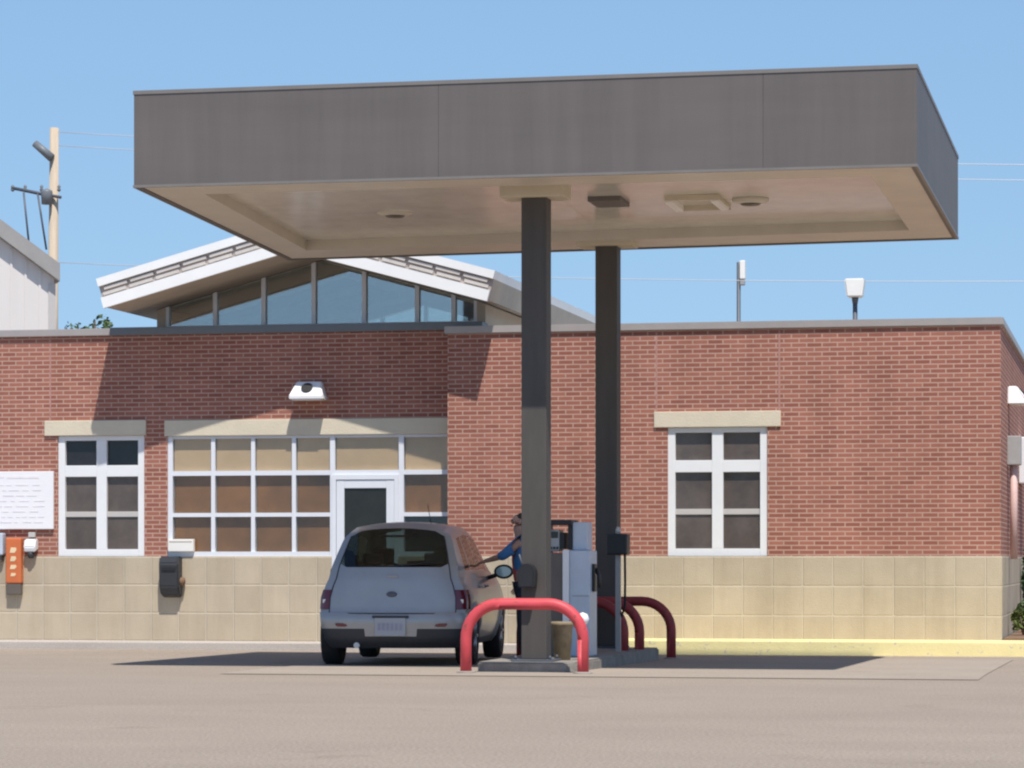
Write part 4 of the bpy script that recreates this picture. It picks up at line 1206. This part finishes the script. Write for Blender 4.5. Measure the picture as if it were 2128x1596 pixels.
# far pole out of view that carries the other end of the wires
qx, qz = atY(2500, 300, PYY)
WG_ = 'thin overhead wires crossing the sky'
for (u0, v0), v1, lab in (((113, 274), 345, 'topmost thin pale wire running right from the pole top'),
                          ((113, 302), 378, 'second thin pale wire just below the topmost one'),
                          ((113, 545), 582, 'low thin wire just above the gabled roof'),):
    a = atY(u0, v0, PYY)
    b = atY(2500, v1, PYY)
    pts = [(a[0] + (b[0] - a[0]) * k / 24, PYY, a[1] + (b[1] - a[1]) * k / 24 - 0.25 * (1 - (2 * k / 24 - 1) ** 2)) for k in range(25)]
    o = MB().tube(pts, 0.013, 6).build('overhead_wire', M['steel'])
    tag(o, lab, 'wire', WG_)
# lamp posts behind the building
lx, lz = atY(1777, 580, 75)
lp = empty('lamp_post', (lx, 75, -0.08), 'lamp post with a white box head rising behind the right roof edge', 'lamp post')
MB().tube([(lx, 75, -0.1), (lx, 75, lz - 0.5)], 0.06, 12).build('post', M['darksteel'], lp)
MB().prism([(lx - 0.19, lz - 0.46), (lx + 0.19, lz - 0.46), (lx + 0.25, lz), (lx - 0.25, lz)], 74.75, 75.25, 'y', 0.03).build('lamp_head', M['lampglass'], lp)
MB().lathe([(0.065, -0.62), (0.085, -0.50), (0.085, -0.462)], (lx, 75, lz), 'z', 14).build('neck', M['darksteel'], lp)
lx, lz = atY(1535, 545, 95)
lp = empty('lamp_post', (lx, 95, -0.08), 'slim dark lamp post with a narrow white fixture just right of the back column', 'lamp post')
MB().tube([(lx, 95, -0.1), (lx, 95, lz)], 0.065, 10).build('post', M['darksteel'], lp)
MB().box(lx + 0.05, lx + 0.22, 94.85, 95.15, lz - 0.55, lz + 0.05, 0.03).build('lamp_head', M['lampglass'], lp)
MB().box(lx + 0.05, lx + 0.20, 94.88, 95.12, lz - 0.74, lz - 0.56, 0.03).build('ballast_box', M['grey'], lp)

# foliage
def leaves(m, c, rad, n, size, rnd, lobes=9):
    cs = []
    for k in range(lobes):
        d = Vector((rnd.gauss(0, 1), rnd.gauss(0, 1), rnd.gauss(0, 0.8))).normalized() * rnd.uniform(0.25, 0.75)
        cs.append((Vector((d.x * rad[0], d.y * rad[1], d.z * rad[2])), rnd.uniform(0.28, 0.5)))
    for k in range(n):
        o, q = rnd.choice(cs)
        d = Vector((rnd.gauss(0, 1), rnd.gauss(0, 1), rnd.gauss(0, 1))).normalized() * (rnd.random() ** 0.45) * q
        p = Vector(c) + o + Vector((d.x * rad[0], d.y * rad[1], d.z * rad[2]))
        nrm = (d + Vector((rnd.gauss(0, .6), rnd.gauss(0, .6), rnd.gauss(0, .6) + .3))).normalized()
        a = nrm.orthogonal().normalized(); a.rotate(Matrix.Rotation(rnd.random() * 6.28, 3, nrm)); b = nrm.cross(a)
        s_ = size * rnd.uniform(0.6, 1.3)
        m.poly([p - a * s_, p - b * s_ * 0.5, p + a * s_, p + b * s_ * 0.5])
def tree(u, v, Y, w, name, label, lm, seed, n=7000):
    rnd = random.Random(seed)
    x, top = atY(u, v, Y)
    t = empty(name, (x, Y, -0.08), label, 'tree', 'trees showing over the roof edge')
    tr = MB().tube([(x, Y, -0.1), (x + 0.1, Y, top * 0.35), (x, Y, top * 0.8)], [0.25, 0.19, 0.06], 10)
    for k in range(6):
        a = k * 1.05 + rnd.random(); h = top * (0.4 + 0.06 * k)
        tr.tube([(x + 0.05, Y, h), (x + w * 0.3 * math.cos(a), Y + w * 0.3 * math.sin(a), h + top * 0.12), (x + w * 0.55 * math.cos(a), Y + w * 0.55 * math.sin(a), h + top * 0.25)], [0.09, 0.06, 0.025], 7)
    tr.build('trunk', M['bark'], t)
    c = MB(); leaves(c, (x, Y, top * 0.68), (w, w, top * 0.36), n, 0.115, rnd, 22)
    c.build('crown', lm, t, recalc=False)
tree(185, 641, 88, 1.35, 'broadleaf_tree', 'green tree crown tip peeking over the left roof edge, tallest of three', M['leaf1'], 3)
tree(146, 656, 92, 1.0, 'broadleaf_tree', 'low green tree top nearest the white metal building', M['leaf2'], 5)
tree(218, 654, 96, 0.9, 'broadleaf_tree', 'small green tree top just left of the gabled roof', M['leaf1'], 9)
def shrub(x, y, z, h, w, label, lm, seed):
    rnd = random.Random(seed)
    t = empty('shrub', (x, y, z), label, 'shrub', 'shrubs beside the end wall')
    st = MB()
    for k in range(6):
        a = k * 1.05; st.tube([(x, y, z), (x + w * 0.4 * math.cos(a), y + w * 0.4 * math.sin(a), z + h * 0.7)], [0.015, 0.006], 6)
    st.build('stems', M['bark'], t)
    c = MB(); leaves(c, (x, y, z + h * 0.55), (w, w, h * 0.55), 900, 0.05, rnd, 8)
    c.build('foliage', lm, t, recalc=False)
shrub(-1.56, 41.3, 0.12, 0.36, 0.20, 'low yellow green shrub at the foot of the end wall', M['leaf3'], 11)
shrub(-1.64, 45.6, 0.12, 1.15, 0.15, 'taller dark shrub further back along the end wall', M['leaf2'], 12)
shrub(-1.60, 43.1, 0.12, 0.45, 0.16, 'middle mid green shrub between the low and the tall one', M['leaf1'], 13)
